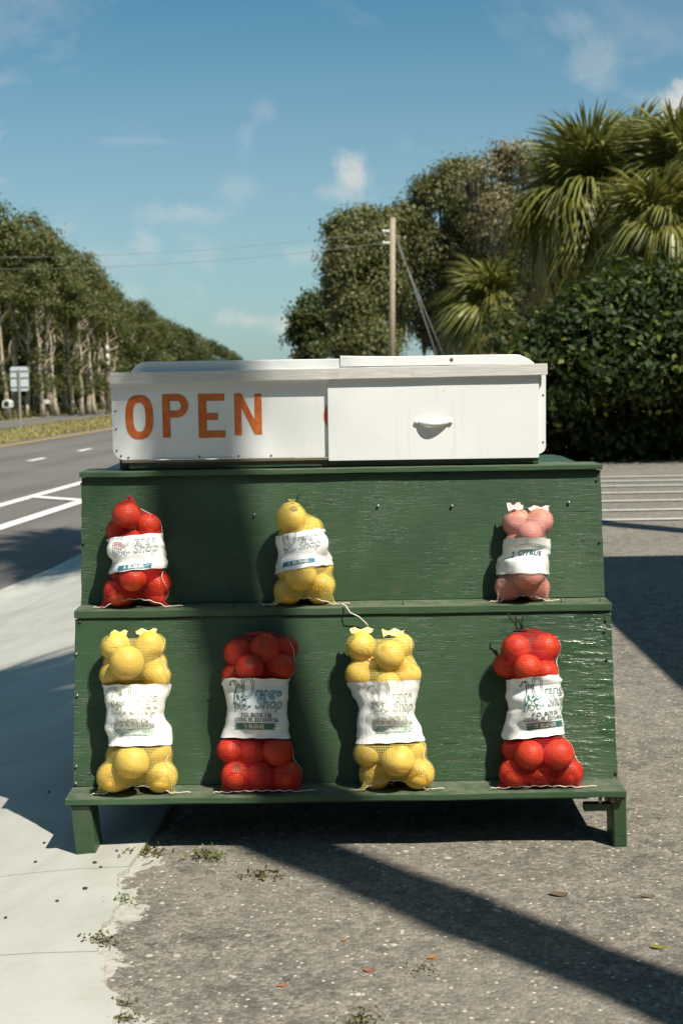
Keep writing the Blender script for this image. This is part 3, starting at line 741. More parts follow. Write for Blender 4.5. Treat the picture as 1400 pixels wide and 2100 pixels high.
M_lab = mat('white plastic label', fn_label(False)); M_labf = mat('faded crumpled label', fn_label(True))
M_ink = mat('teal green ink', lambda t: t.bsdf((0.045, 0.15, 0.13), 0.45, 0.4))
M_inkb = mat('blue green ink', lambda t: t.bsdf((0.03, 0.16, 0.19), 0.45, 0.4))
M_inkd = mat('grey green ink', lambda t: t.bsdf((0.10, 0.16, 0.17), 0.45, 0.4))
M_inkf = mat('worn olive ink', lambda t: t.bsdf(t.mix(t.ss(t.noise(t.coord(), 160, 4, .7), .4, .6), (0.60, 0.60, 0.52), (0.25, 0.28, 0.17)), 0.5, 0.3))
M_inkfg = mat('worn green ink', lambda t: t.bsdf(t.mix(t.ss(t.noise(t.coord(), 160, 4, .7), .45, .62), (0.50, 0.56, 0.48), (0.14, 0.32, 0.24)), 0.5, 0.3))
M_inkp = mat('pale worn ink', lambda t: t.bsdf(t.mix(t.ss(t.noise(t.coord(), 220, 4, .7), .4, .6), (0.48, 0.54, 0.55), (0.12, 0.20, 0.23)), 0.5, 0.3))

def fruit_mesh(name, flat, seed):
    bm = bmesh.new(); bmesh.ops.create_uvsphere(bm, u_segments=28, v_segments=18, radius=1.0)
    from mathutils import noise as mn
    for v in bm.verts:
        d = v.co.normalized(); k = 1 + 0.025 * mn.noise(d * 1.6 + Vector((seed, 0, 0)))
        if d.z > .9: k -= 0.05 * ((d.z - .9) / .1) ** 1.5
        v.co = Vector((d.x, d.y, d.z * flat)) * k
    return bm_mesh(name, bm, True)
FR = [fruit_mesh('fruit', f, i) for i, f in enumerate((0.95, 0.92, 0.97))]
FRM = {}
for k in M_fr:
    FRM[k] = []
    for me in FR:
        c = me.copy(); c.materials.append(M_fr[k]); FRM[k].append(c)
def hull2(P):
    P = sorted(set(map(tuple, P)))
    if len(P) < 3: return P
    def half(pts):
        h = []
        for p in pts:
            while len(h) > 1 and (h[-1][0] - h[-2][0]) * (p[1] - h[-2][1]) - (h[-1][1] - h[-2][1]) * (p[0] - h[-2][0]) <= 0: h.pop()
            h.append(p)
        return h
    a, b = half(P), half(P[::-1]); return a[:-1] + b[:-1]
def cast_hull(H, cx, cy, angs):
    H = np.array(H); n = len(H); A = H; B = np.roll(H, -1, 0); out = []
    for a in angs:
        d = np.array([math.cos(a), math.sin(a)]); e = B - A; o = np.array([cx, cy])
        den = d[0] * e[:, 1] - d[1] * e[:, 0]; den = np.where(np.abs(den) < 1e-12, 1e-12, den)
        w = A - o
        t = (w[:, 0] * e[:, 1] - w[:, 1] * e[:, 0]) / den; s = (w[:, 0] * d[1] - w[:, 1] * d[0]) / den
        ok = (t > 0) & (s >= -1e-6) & (s <= 1 + 1e-6); out.append(t[ok].max() if ok.any() else 0.004)
    return np.array(out)
def smooth1(A, s, axis=0, wrap=False):
    if s <= 0: return A
    k = int(3 * s) + 1; w = np.exp(-0.5 * (np.arange(-k, k + 1) / s) ** 2); w /= w.sum()
    pad = [(0, 0)] * A.ndim; pad[axis] = (k, k); B = np.pad(A, pad, mode='wrap' if wrap else 'edge')
    return sum(w[i] * np.take(B, np.arange(i, i + A.shape[axis]), axis=axis) for i in range(2 * k + 1))
from mathutils import noise as MN
NA = 72; ANGS = [-math.pi / 2 + 2 * math.pi * j / NA for j in range(NA)]      # column 0 faces the camera
def text_mesh(s, size, shear=0.0, outline=0.0, spacing=1.0, bold=0.0):
    cu = bpy.data.curves.new('tmp', 'FONT'); cu.body = s; cu.size = size; cu.shear = shear; cu.align_x = 'CENTER'; cu.align_y = 'CENTER'
    cu.space_character = spacing; cu.resolution_u = 3
    if outline: cu.fill_mode = 'NONE'; cu.bevel_depth = outline; cu.bevel_resolution = 0
    elif bold: cu.offset = bold
    ob = bpy.data.objects.new('tmp', cu); COL.objects.link(ob)
    dg = bpy.context.evaluated_depsgraph_get(); me = bpy.data.meshes.new_from_object(ob.evaluated_get(dg))
    bpy.data.objects.remove(ob); bpy.data.curves.remove(cu)
    V = np.array([v.co[:2] for v in me.vertices]).reshape(-1, 2); Fc = [tuple(p.vertices) for p in me.polygons]
    bpy.data.meshes.remove(me); return V, Fc
def stroke2d(pts, w):
    P = [Vector((*p, 0)) for p in pts]; V, Fc = [], []
    for i, p in enumerate(P):
        d = (P[min(i + 1, len(P) - 1)] - P[max(i - 1, 0)]).normalized(); n = Vector((-d.y, d.x, 0)) * w / 2
        V += [(p.x + n.x, p.y + n.y), (p.x - n.x, p.y - n.y)]
    for i in range(len(P) - 1): Fc.append((2 * i, 2 * i + 1, 2 * i + 3, 2 * i + 2))
    return np.array(V), Fc
def ell(cx, cy, rx, ry, tilt=0, n=28, a0=0, a1=2 * math.pi):
    o = []
    for i in range(n + 1):
        a = a0 + (a1 - a0) * i / n; x, y = rx * math.cos(a), ry * math.sin(a)
        o.append((cx + x * math.cos(tilt) - y * math.sin(tilt), cy + x * math.sin(tilt) + y * math.cos(tilt)))
    return o
def fill2d(pts):
    return np.array(pts), [tuple(range(len(pts)))]
def leaf2d(x, y, L, a, w=.3):
    p = [(0, 0), (L * .3, L * w), (L * .7, L * w * .8), (L, 0), (L * .65, -L * w * .7), (L * .3, -L * w * .8)]
    return fill2d([(x + q[0] * math.cos(a) - q[1] * math.sin(a), y + q[0] * math.sin(a) + q[1] * math.cos(a)) for q in p])
def art_shop(k, fine=1.0, with_text=True):
    """print on a big label: list of (name, material key, [(V,F),...]); k = scale in metres for a 0.13 m wide label"""
    A = []
    w = .0016 * k
    A.append(('lettering', 'ink', [stroke2d([(x * k, y * k) for x, y in [(-.0635, .0475), (-.0605, .0445), (-.0575, .049), (-.052, .0535), (-.044, .0545), (-.0385, .0535)]], w * 1.5),
             stroke2d([(x * k, y * k) for x, y in [(-.0445, .054), (-.0465, .040), (-.050, .020), (-.053, .004), (-.055, -.012)]], w * 1.5)]))
    V, Fc = text_mesh('he', .0185 * k, .25, bold=.0003 * k); A.append(('lettering', 'ink', [(V + [-.0350 * k, .0440 * k], Fc)]))
    A.append(('lettering', 'inkd', [stroke2d(ell(-.0165 * k, .040 * k, .0150 * k, .0245 * k, -.25), w), stroke2d(ell(-.0165 * k, .040 * k, .0102 * k, .0195 * k, -.25), w)]))
    V, Fc = text_mesh('range', .0275 * k, .25, outline=.00055 * k); A.append(('lettering', 'inkd', [(V + [.0325 * k, .0310 * k], Fc)]))
    V, Fc = text_mesh('Shop', .034 * k, .25, outline=.0006 * k); A.append(('lettering', 'inkd', [(V + [.0345 * k, .0065 * k], Fc)]))
    # sprig of fruit
    m = []; sx_, sy_ = -.010, .007
    for cx, cy, r in ((-.030, .003, .0058), (-.014, .002, .0052), (-.036, -.008, .0048), (-.024, -.009, .0050), (-.010, -.009, .0046)): m.append(stroke2d(ell((cx + sx_) * k, (cy + sy_) * k, r * k, r * k, n=14), w * .9))
    for cx, cy, L, a in ((-.030, .009, .012, 2.0), (-.022, .004, .011, .5), (-.036, .0, .010, 3.3), (-.024, .0095, .010, 1.1), (-.018, -.004, .008, -.6), (-.030, -.003, .008, 3.9), (-.004, -.008, .008, .2)): m.append(leaf2d((cx + sx_) * k, (cy + sy_) * k, L * k, a))
    A.append(('print', 'ink', m))
    if with_text:
        V, Fc = text_mesh('P.O. BOX 126', .0125 * k, 0, bold=.00035 * k, spacing=1.05); A.append(('lettering', 'inkd', [(V + [.004 * k, -.0185 * k], Fc)]))
        V, Fc = text_mesh('CITRA, FL 32113-0126', .0118 * k, 0, bold=.00035 * k, spacing=1.0); A.append(('lettering', 'inkd', [(V + [.002 * k, -.0290 * k], Fc)]))
    xl, xr, yt, yb = -.046 * k, .048 * k, -.0362 * k, -.0500 * k; n = 5
    L = []
    for i in range(n): L += [(xl - .006 * k * (i % 2 == 0), yt + (yb - yt) * i / (n - 1))]
    Rr = [(xr + .006 * k * (i % 2 == 0), yb + (yt - yb) * i / (n - 1)) for i in range(n)]
    A.append(('banner', 'ban', [fill2d(L + Rr)]))
    V, Fc = text_mesh('\u00bd BUSHEL', .0125 * k, 0, bold=.0003 * k); A.append(('lettering', 'lab', [(V + [.001 * k, -.0432 * k], Fc)]))
    return A
def art_citrus(k):
    A = []; V, Fc = text_mesh('CITRUS', .0200 * k, 0, bold=.0005 * k, spacing=1.05)
    V = V + [0, .004 * k - 9.0 * 0]; V[:, 1] -= (V[:, 0] / (.05 * k)) ** 2 * .004 * k
    A.append(('lettering', 'inkb', [(V, Fc)]))
    m = []
    for q in range(11):        # a line too worn to read
        x = (-.034 + .0068 * q) * k; y = .0215 * k - (x / (.05 * k)) ** 2 * .008 * k
        m.append(stroke2d([(x - .002 * k, y - .002 * k), (x, y + .0025 * k), (x + .002 * k, y - .002 * k)], .0012 * k))
    A.append(('print', 'inkb', m))
    A.append(('print', 'inkb', [stroke2d([(x * k, (.028 - (x / .05) ** 2 * .010) * k) for x in np.linspace(-.045, .045, 16)], .0012 * k), leaf2d(-.045 * k, .002 * k, .010 * k, 2.6), leaf2d(-.046 * k, -.004 * k, .010 * k, 3.5)]))
    return A
def make_bag(spec):
    kind = spec['kind']; u0, vb = spec['base']; tier = spec['tier']
    ang = ANG2 if tier == 2 else ANG1; T = spec.get('T', .052)          # distance of the bag's middle plane off the panel
    py, pz = (2.976, .1315) if tier == 2 else (3.139, .5155)
    O = Vector((0, py - T * math.cos(ang) - .002, pz + T * math.sin(ang) * 0))
    ez = Vector((0, math.sin(ang), math.cos(ang))); ey = Vector((0, math.cos(ang), -math.sin(ang)))
    def to_local(u, v):
        d = pix_dir(u, v); c = Vector((0, 0, EYE)); t = (O - c).dot(ey) / d.dot(ey); p = c + d * t
        return p.x, (p - O).dot(ez)
    X0 = to_local(u0, vb)[0]; O.x = X0
    root = tag(empty('fruit_bag', O), spec['label'], 'fruit bag', 'net bags of citrus leaning on the stand')
    root.rotation_euler = (-ang, 0, 0)
    s = 2800 / (O.y * 1.005)
    fr = []
    for f in spec['fruits']:
        a, b = to_local(f[0], f[1]); r = f[2] * .94 / s; a -= X0
        d = f[3] if len(f) > 3 else .002 - .008 * random.random()
        fr.append([a, d, max(b, r * .96 + .001), r, 1.0])
    nf = len(fr)
    bt = max(f[2] for f in fr); wr = np.mean([f[3] for f in fr])
    # the layer behind, filling the bag
    b = wr * 1.0; row = 0
    while b < bt - wr * .3:
        near = [f for f in fr[:nf] if abs(f[2] - b) < wr * 1.7]
        lo = min(f[0] - f[3] for f in near) if near else -.05; hi = max(f[0] + f[3] for f in near) if near else .05
        n = max(1, int((hi - lo) / (wr * 2.05)));
        for i in range(n):
            x = lo + (hi - lo) * (i + .5) / n + random.uniform(-.004, .004)
            rr = wr * random.uniform(.86, .96); x = min(max(x, lo + rr * 1.05), max(hi - rr * 1.05, lo + rr * 1.05))
            fr.append([x, .016 + .006 * random.random(), b + random.uniform(-.004, .004), rr, 0.15, x])
        b += wr * 1.55; row += 1
    # relax overlaps
    for it in range(30):
        for i in range(len(fr)):
            for j in range(i + 1, len(fr)):
                A, B = fr[i], fr[j]
                if A[4] != B[4]: continue
                dv = Vector((B[0] - A[0], B[1] - A[1], B[2] - A[2])); L = dv.length; ov = (A[3] + B[3]) * .93 - L
                if ov > 0 and L > 1e-5:
                    dv /= L
                    for Fk, sg in ((A, -1), (B, 1)):
                        wgt = .5 * ov * .5
                        fx = .03 if Fk[4] == 1.0 else .25
                        Fk[0] += sg * dv.x * wgt * fx; Fk[2] += sg * dv.z * wgt * fx; Fk[1] += sg * dv.y * wgt
        for Fk in fr:
            Fk[1] = min(max(Fk[1], -.044), T - Fk[3] * .98); Fk[2] = max(Fk[2], Fk[3] * .94)
            if Fk[4] < 1: Fk[2] = min(Fk[2], bt); Fk[0] = min(max(Fk[0], Fk[5] - .006), Fk[5] + .006)
    for i, f in enumerate(fr):
        o = link('fruit', FRM[kind][i % 3], None, root); o.location = (f[0], f[1], f[2]); o.scale = (f[3],) * 3
        o.rotation_euler = (random.uniform(-1.2, 1.2), random.uniform(-1.2, 1.2), random.uniform(0, 6))
    # the net: hull of the fruit slice by slice
    top = max(f[2] + f[3] * .92 for f in fr); rows = np.arange(.003, top, .0048)
    RR = []; CX = []
    for b in rows:
        cs = [(f[0], f[1], math.sqrt(max((f[3] + .0030) ** 2 - (b - f[2]) ** 2, 0))) for f in fr if abs(b - f[2]) < f[3] + .0029]
        if not cs: cs = [(0, 0, .01)]
        P = [(x + q * math.cos(a), y + q * math.sin(a)) for x, y, q in cs for a in np.linspace(0, 2 * math.pi, 20, endpoint=False)]
        H = hull2([(round(p[0], 5), round(min(p[1], T - .0005), 5)) for p in P])
        cx = (min(h[0] for h in H) + max(h[0] for h in H)) / 2; cy = (min(h[1] for h in H) + max(h[1] for h in H)) / 2
        RR.append((cast_hull(H, cx, cy, ANGS))); CX.append((cx, cy))
    CX = np.array(CX); RR = np.array(RR)
    PX = CX[:, :1] + RR * np.cos(ANGS)[None]; PY = CX[:, 1:] + RR * np.sin(ANGS)[None]; PZ = np.repeat(rows[:, None], NA, 1).copy()
    PX = smooth1(PX, .7); PY = smooth1(PY, .7)
    wid = PX.max(1) - PX.min(1); mid = (PX.max(1) + PX.min(1)) / 2
    def lift(PX, PZ, fade, arch, sgn, ref):
        uu = (PX - mid[ref]) / (wid[ref] / 2 + 1e-6); return sgn * arch * np.clip(1 - uu ** 2, 0, 1) * fade
    arch = spec.get('arch', .010); dip = spec.get('dip', 0.0)
    kb = min(8, len(rows) - 1)
    PZ = PZ + lift(PX, PZ, np.clip(1 - rows / .055, 0, 1)[:, None], arch, 1, kb)
    if dip: PZ = PZ + lift(PX, PZ, np.clip(1 - (top - rows) / .05, 0, 1)[:, None], dip, -1, -8)
    def shell(PX, PY, PZ, name, m, closed_top, off=0.0, sub=None):
        n = PX.shape[0]; V = np.stack([PX, PY, PZ], -1).reshape(-1, 3)
        Fc = []; 
        for i in range(n - 1):
            for j in range(NA):
                a, b2 = i * NA + j, i * NA + (j + 1) % NA; Fc.append((a, b2, b2 + NA, a + NA))
        # uv in metres
        dx = np.hypot(np.diff(np.concatenate([PX, PX[:, :1]], 1), axis=1), np.diff(np.concatenate([PY, PY[:, :1]], 1), axis=1))
        pr = dx.sum(1, keepdims=True); PMX = float(pr.max()); UU = np.concatenate([np.zeros((n, 1)), np.cumsum(dx, 1)[:, :-1]], 1) / (pr + 1e-6) * PMX
        me = pmesh(name, V, Fc, True)
        L = me.uv_layers.new(name='UV'); idx = np.empty(len(me.loops), dtype=np.int32); me.loops.foreach_get('vertex_index', idx)
        uvv = np.stack([UU, PZ], -1).reshape(-1, 2)
        co = uvv[idx].reshape(-1, 4, 2).copy(); wrap = co[:, :, 0].max(1) - co[:, :, 0].min(1) > UU.max() * .6
        for c in np.where(wrap)[0]: co[c, co[c, :, 0] < PMX * .3, 0] += PMX
        L.data.foreach_set('uv', co.astype(np.float32).ravel()); return link(name, me, m, root)
    nx, ny, nz = PX, PY, PZ
    if spec.get('gather') is not None:      # pinch the top shut
        gx, gh = spec['gather']; add = []
        lx, ly = PX[-1], PY[-1]
        for q, (k, h) in enumerate(((.78, .004), (.5, .009), (.28, .014), (.18, .020), (.24, .026), (.34, .031))):
            ru = 1 + .28 * np.sin(np.arange(NA) * 2 * math.pi / NA * 9 + q) * (q > 0)
            add.append((gx + (lx - gx) * k * ru, ly.mean() + (ly - ly.mean()) * k * ru, np.full(NA, rows[-1] + h * gh) + .002 * np.sin(np.arange(NA) * 1.7)))
        nx = np.vstack([PX] + [a[0] for a in add]); ny = np.vstack([PY] + [a[1] for a in add]); nz = np.vstack([PZ] + [a[2] for a in add])
    shell(nx, ny, nz, 'net', M_net[kind], True)
    # bottom hem with two ears
    lo = PX[0].min(), PX[0].max(); e0, e1 = spec['ears']; ea = to_local(*e0)[0] - X0, to_local(*e1)[0] - X0
    hem = []; uvs = []; HF = []; N = 36
    for i in range(N + 1):
        f = i / N; x = ea[0] + (ea[1] - ea[0]) * f; uu = 2 * f - 1
        z0 = .001 + arch * .9 * max(0, 1 - (uu / .85) ** 2) + .0012 * math.sin(i * 1.3)
        j = np.argmin(np.abs(PX[kb, NA // 2:] - x)) ; jj = min(range(NA), key=lambda q: abs(PX[kb, q] - x) + (0 if PY[kb, q] < CX[kb, 1] else 1))
        zt = PZ[min(kb + 2, len(rows) - 1), jj] * max(0, 1 - abs(uu) ** 6); xt = PX[kb, jj]; yt = PY[kb, jj] - .001
        y0 = -.012 - .006 * (1 - uu * uu) + .002 * math.sin(i * .9)
        hem += [(x, y0, z0), ((x + xt) / 2, (y0 + yt) / 2 - .001, (z0 + zt) / 2), (xt, yt, max(zt, z0 + .001))]
        uvs += [(x, z0), ((x + xt) / 2, (z0 + zt) / 2), (xt, zt)]
    for i in range(N):
        for k in range(2): a = i * 3 + k; HF.append((a, a + 3, a + 4, a + 1))
    link('hem', pmesh('hem', hem, HF, True, uvs), M_net[kind], root)
    cord = [Vector(hem[i * 3]) + Vector((0, -.0008, 0)) for i in range(N + 1)]
    tails = [([cord[0] + Vector((-.012, -.004, -.0005)), cord[0] + Vector((-.006, -.001, .002))] + cord + [cord[-1] + Vector((.008, -.002, .001)), cord[-1] + Vector((.018, -.001, .002)), cord[-1] + Vector((.026, .001, .0005))], .0009)]
    tubes('drawstring', tails, M_string if kind != 'red' or spec.get('palecord', True) else M_tab['red'], root, 5)
    # side seam cord
    sj = spec.get('seam')
    if sj is not None:
        pts = [(PX[i, int(sj + 1.2 * math.sin(i * .35)) % NA], PY[i, int(sj + 1.2 * math.sin(i * .35)) % NA] - .0012, PZ[i, sj % NA]) for i in range(1, len(rows) - 2)]
        PA = smooth1(np.array(pts), 1.5); tubes('seam_cord', [([tuple(p) for p in PA], .0008)], M_string, root, 5)
    # folded net at the mouth
    for (tu, tv, tw, th_) in spec.get('tabs', ()):
        a, b = to_local(tu, tv); a -= X0; V, Fc, n = [], [], 12
        for i in range(n + 1):
            for k in range(4):
                f = i / n - .5
                V.append((a + f * tw / s * (1 + .15 * k / 3) + .0012 * math.sin(k * 3 + i * 2), .004 * math.sin(i * 1.9) * (k / 3) - .004 + .003 * k, b + (k / 3 - .5) * th_ / s * (.8 + .35 * math.sin(i * .9 + tu)) + .003 * (.25 - f * f)))
        for i in range(n):
            for k in range(3): q = i * 4 + k; Fc.append((q, q + 4, q + 5, q + 1))
        link('net_fold', pmesh('net_fold', V, Fc, True), M_tab[kind], root)
        dp = [(a + (i / 8 - .5) * tw / s * .95, -.007, b - .5 * th_ / s + .0015 * math.sin(i * 2.1)) for i in range(9)]
        tubes('stitch', [(dp, .0011)], M_twine, root, 5)
    if spec.get('tie'):
        a, b = to_local(*spec['tie']); a -= X0; ps = []
        for q in range(spec.get('tien', 3)):
            p = [Vector((a, -.004, b))]
            for k in range(5): p.append(p[-1] + Vector((random.uniform(-.008, .008), random.uniform(-.003, .004), random.uniform(.002, .010))))
            ps.append((p, .0017))
        ps.append(([(a - .016, -.006, b - .002), (a - .006, -.011, b - .003), (a + .006, -.011, b - .002), (a + .018, -.006, b - .004)], .0024))
        tubes('tie', ps, M_twine, root, 5)
    # printed band
    l0, l1 = spec['label_v']; b0 = to_local(u0, l1)[1]; b1 = to_local(u0, l0)[1]
    tilt = spec.get('tilt', 0.0); nb = 22
    LX = np.empty((nb + 1, NA)); LY = LX.copy(); LZ = LX.copy()
    SX = smooth1(smooth1(PX, 4.0), 1.2, 1, True); SY = smooth1(smooth1(PY, 4.0), 1.2, 1, True)
    R0 = np.hypot(PX - CX[:, :1], PY - CX[:, 1:]); R1 = np.hypot(SX - CX[:, :1], SY - CX[:, 1:]); RM = np.maximum(R0, R1); RM = np.maximum(smooth1(smooth1(RM, 3.0) + .0012, 1.0, 1, True), RM)
    DXn, DYn = (SX - CX[:, :1]) / (R1 + 1e-6), (SY - CX[:, 1:]) / (R1 + 1e-6); SX = CX[:, :1] + DXn * RM; SY = CX[:, 1:] + DYn * RM
    fade = spec.get('faded', False); amp = .0026 if fade else .0010
    cxm = np.interp((b0 + b1) / 2, rows, CX[:, 0])
    for i in range(nb + 1):
        b = b0 + (b1 - b0) * i / nb
        for j in range(NA):
            xg = np.interp(b, rows, SX[:, j]); bb = b + tilt * (xg - cxm)
            x = np.interp(bb, rows, SX[:, j]); y = np.interp(bb, rows, SY[:, j]); cx = np.interp(bb, rows, CX[:, 0]); cy = np.interp(bb, rows, CX[:, 1])
            dx, dy = x - cx, y - cy; L = math.hypot(dx, dy) + 1e-6
            w = abs(MN.noise(Vector((x * 45, bb * 60, u0)))) * amp + abs(MN.noise(Vector((x * 120, bb * 28, u0 + 9)))) * amp * .6
            k = (L + .0012 + w) / L; LX[i, j] = cx + dx * k; LY[i, j] = min(cy + dy * k, T - .0003); LZ[i, j] = bb + .0008 * math.sin(j * .7 + u0) * (i in (0, nb))
    lab = shell(LX, LY, LZ, 'label', M_labf if fade else M_lab, False)
    # wrap the print round it
    arc = np.concatenate([[0], np.cumsum(np.hypot(np.diff(LX[nb // 2]), np.diff(LY[nb // 2])))])
    per = arc[-1] + math.hypot(LX[nb // 2, 0] - LX[nb // 2, -1], LY[nb // 2, 0] - LY[nb // 2, -1])
    def wrap(px, pyv):
        j = ((px % per) / per); 
        jj = np.interp((px % per), list(arc) + [per], list(range(NA)) + [NA]); f = (pyv / (b1 - b0) + .5) * nb; f = min(max(f, 0), nb - 1e-4)
        i0, j0 = int(f), int(jj); fi, fj = f - i0, jj - j0
        def g(A): return (A[i0, j0 % NA] * (1 - fj) + A[i0, (j0 + 1) % NA] * fj) * (1 - fi) + (A[i0 + 1, j0 % NA] * (1 - fj) + A[i0 + 1, (j0 + 1) % NA] * fj) * fi
        p = Vector((g(LX), g(LY), g(LZ))); q = Vector((p.x - cxm, p.y - .004, 0)); q = q.normalized() if q.length > 1e-6 else Vector((0, -1, 0))
        return p, q
    inks = spec['inks']; ox, oy = spec.get('art_off', (0, 0))
    lift_n = 0
    for name, mk, parts in spec['art']:
        V2, F2 = [], []
        for V, Fc in parts:
            o = len(V2); V2 += [tuple(v) for v in V]; F2 += [tuple(i + o for i in f) for f in Fc]
        bm = bmesh.new(); bv = [bm.verts.new((v[0] + ox, v[1] + oy, 0)) for v in V2]
        for f in F2:
            try: bm.faces.new([bv[i] for i in f])
            except ValueError: pass
        big = [e for e in bm.edges if e.calc_length() > .006]
        if big:
            bmesh.ops.triangulate(bm, faces=[f for f in bm.faces if len(f.verts) > 4])
            for it in range(3):
                big = [e for e in bm.edges if e.calc_length() > .006]
                if not big: break
                bmesh.ops.subdivide_edges(bm, edges=big, cuts=1, use_grid_fill=False)
            bmesh.ops.triangulate(bm, faces=[f for f in bm.faces if len(f.verts) > 4])
        off = .0012 + (.0005 if mk == 'lab' else 0)
        for v in bm.verts:
            p, q = wrap(v.co.x, v.co.y); v.co = p + q * off
        me = bpy.data.meshes.new(name); bm.to_mesh(me); bm.free()
        o = link(name, me, inks[mk], lab)
    return root
INK = {'ink': M_ink, 'inkd': M_inkd, 'ban': M_ink, 'lab': M_lab, 'inkb': M_inkb}
INKF = {'ink': M_inkf, 'inkd': M_inkf, 'ban': M_inkfg, 'lab': M_labf}
INKP = {'ink': M_inkp, 'inkd': M_inkp, 'ban': M_inkb, 'lab': M_lab}
def mids(rowsv, us, r, dep=-.006): return [(u, v, r, dep) for v in rowsv for u in us]
make_bag(dict(kind='red', tier=1, base=(278, 1248), T=.046, label='small red net bag of oranges on the top ledge, first from the road', seam=19,
    fruits=[(262, 1059, 30), (303, 1078, 27, 0), (242, 1088, 26, 0), (270, 1112, 29), (308, 1120, 26), (252, 1130, 23), (262, 1152, 28), (312, 1160, 28), (278, 1186, 30, -.026), (243, 1214, 32), (320, 1196, 30)],
    label_v=(1100, 1172), tilt=.10, ears=((204, 1248), (354, 1226)), arch=.020, gather=(-.004, .5), inks=INKP, art=art_shop(.80, with_text=False), art_off=(-.002, .002)))
make_bag(dict(kind='yellow', tier=1, base=(622, 1246), T=.047, label='small lopsided yellow net bag of grapefruit on the top ledge', seam=None,
    fruits=[(598, 1067, 33), (636, 1084, 27, .004), (595, 1110, 28, 0), (640, 1118, 32), (603, 1145, 28), (648, 1152, 29), (618, 1180, 36, -.03), (592, 1213, 32), (655, 1200, 33)],
    label_v=(1092, 1168), tilt=.16, ears=((550, 1250), (694, 1236)), arch=.016, gather=(-.022, .42), tie=(598, 1036), tien=1, inks=INKP, art=art_shop(.74, with_text=False), art_off=(-.010, .004)))
make_bag(dict(kind='pink', tier=1, base=(1072, 1231), T=.046, label='small pale pink net bag of citrus on the top ledge, farthest from the road', seam=None,
    fruits=[(1064, 1071, 32), (1101, 1070, 29), (1080, 1098, 27, -.02), (1056, 1120, 25), (1100, 1124, 26), (1062, 1152, 26), (1098, 1155, 26), (1077, 1180, 34, -.03), (1043, 1205, 30), (1099, 1206, 29)],
    label_v=(1107, 1179), tilt=-.02, ears=((1012, 1231), (1128, 1230)), arch=.014, dip=.012, tabs=((1056, 1040, 30, 18), (1104, 1044, 38, 14)), inks=INK, art=art_citrus(.80), art_off=(.004, .004)))
make_bag(dict(kind='yellow', tier=2, base=(283, 1626), T=.056, label='tall yellow net bag of grapefruit with crumpled faded label, beside the road', seam=19,
    fruits=[(238, 1326, 33), (309, 1323, 33), (267, 1360, 38, -.040), (233, 1385, 30, .0), (320, 1389, 31, .0)] + mids((1432, 1490), (246, 309), 29) + [(279, 1462, 31, -.02), (247, 1546, 31, .0), (322, 1541, 31, .0), (277, 1561, 38, -.040), (235, 1592, 36), (330, 1592, 36)],
    label_v=(1404, 1528), tilt=.0, ears=((201, 1626), (368, 1622)), arch=.018, dip=.014, tabs=((244, 1300, 32, 15), (300, 1297, 40, 15)), inks=INKF, faded=True, art=art_shop(1.0), art_off=(-.004, .006)))
make_bag(dict(kind='red', tier=2, base=(530, 1619), T=.056, label='tall red net bag of oranges standing in the band of shadow', seam=19,
    fruits=[(488, 1338, 32), (546, 1332, 34), (583, 1330, 28, .006), (514, 1371, 32, -.028), (575, 1366, 31, .0), (480, 1385, 26, .0)] + mids((1428, 1485), (494, 561), 30) + [(527, 1456, 31, -.02), (474, 1538, 28, .0), (514, 1538, 33), (568, 1540, 34), (484, 1590, 31), (532, 1591, 31), (588, 1590, 33)],
    label_v=(1392, 1513), tilt=-.03, ears=((450, 1618), (624, 1617)), arch=.003, dip=.006, gather=(.012, .25), tabs=((530, 1300, 52, 9),), inks=INK, art=art_shop(1.0), art_off=(-.002, .004), palecord=True))
make_bag(dict(kind='yellow', tier=2, base=(810, 1621), T=.056, label='tall yellow net bag of grapefruit between the two red bags', seam=19,
    fruits=[(740, 1325, 33), (798, 1345, 34, -.03), (822, 1323, 28, .006), (738, 1384, 32), (836, 1384, 28, .0), (794, 1402, 28, -.018)] + mids((1428, 1488), (762, 822), 30) + [(795, 1458, 31, -.02), (754, 1546, 30, .0), (848, 1538, 28, .004), (815, 1558, 37, -.040), (769, 1590, 36), (856, 1586, 36)],
    label_v=(1397, 1522), tilt=.03, ears=((728, 1621), (886, 1612)), arch=.022, dip=.014, tabs=((741, 1294, 44, 14), (806, 1298, 42, 17)), inks=INKF, faded=True, art=art_shop(.98), art_off=(.010, .004)))
make_bag(dict(kind='red', tier=2, base=(1108, 1619), T=.056, label='tall red net bag of oranges in full sun, tied with dark twine', seam=19,
    fruits=[(1056, 1332, 32), (1118, 1328, 32), (1040, 1362, 28, .0), (1076, 1370, 31, -.026), (1116, 1378, 28, -.01)] + mids((1425, 1485), (1066, 1124), 30) + [(1096, 1456, 31, -.02), (1054, 1536, 27, .004), (1080, 1546, 33, -.028), (1139, 1546, 34, -.028), (1052, 1591, 32), (1108, 1591, 31), (1164, 1588, 33)],
    label_v=(1388, 1510), tilt=.09, ears=((1014, 1622), (1196, 1610)), arch=.004, gather=(-.010, .45), tie=(1066, 1292), tien=4, inks=INK, art=art_shop(1.0), art_off=(.020, .002)))
# loose string hanging over the ledge from the small yellow bag
c0 = pix(694, 1236, Y=3.07)
tag(tubes('string', [([c0, c0 + Vector((.016, -.018, -.004)), c0 + Vector((.026, -.030, -.018)), c0 + Vector((.045, -.026, -.028)), c0 + Vector((.062, -.022, -.045)), c0 + Vector((.066, -.022, -.052))], .0014)], M_string, None, 5), 'frayed pale string trailing over the middle ledge', 'string')

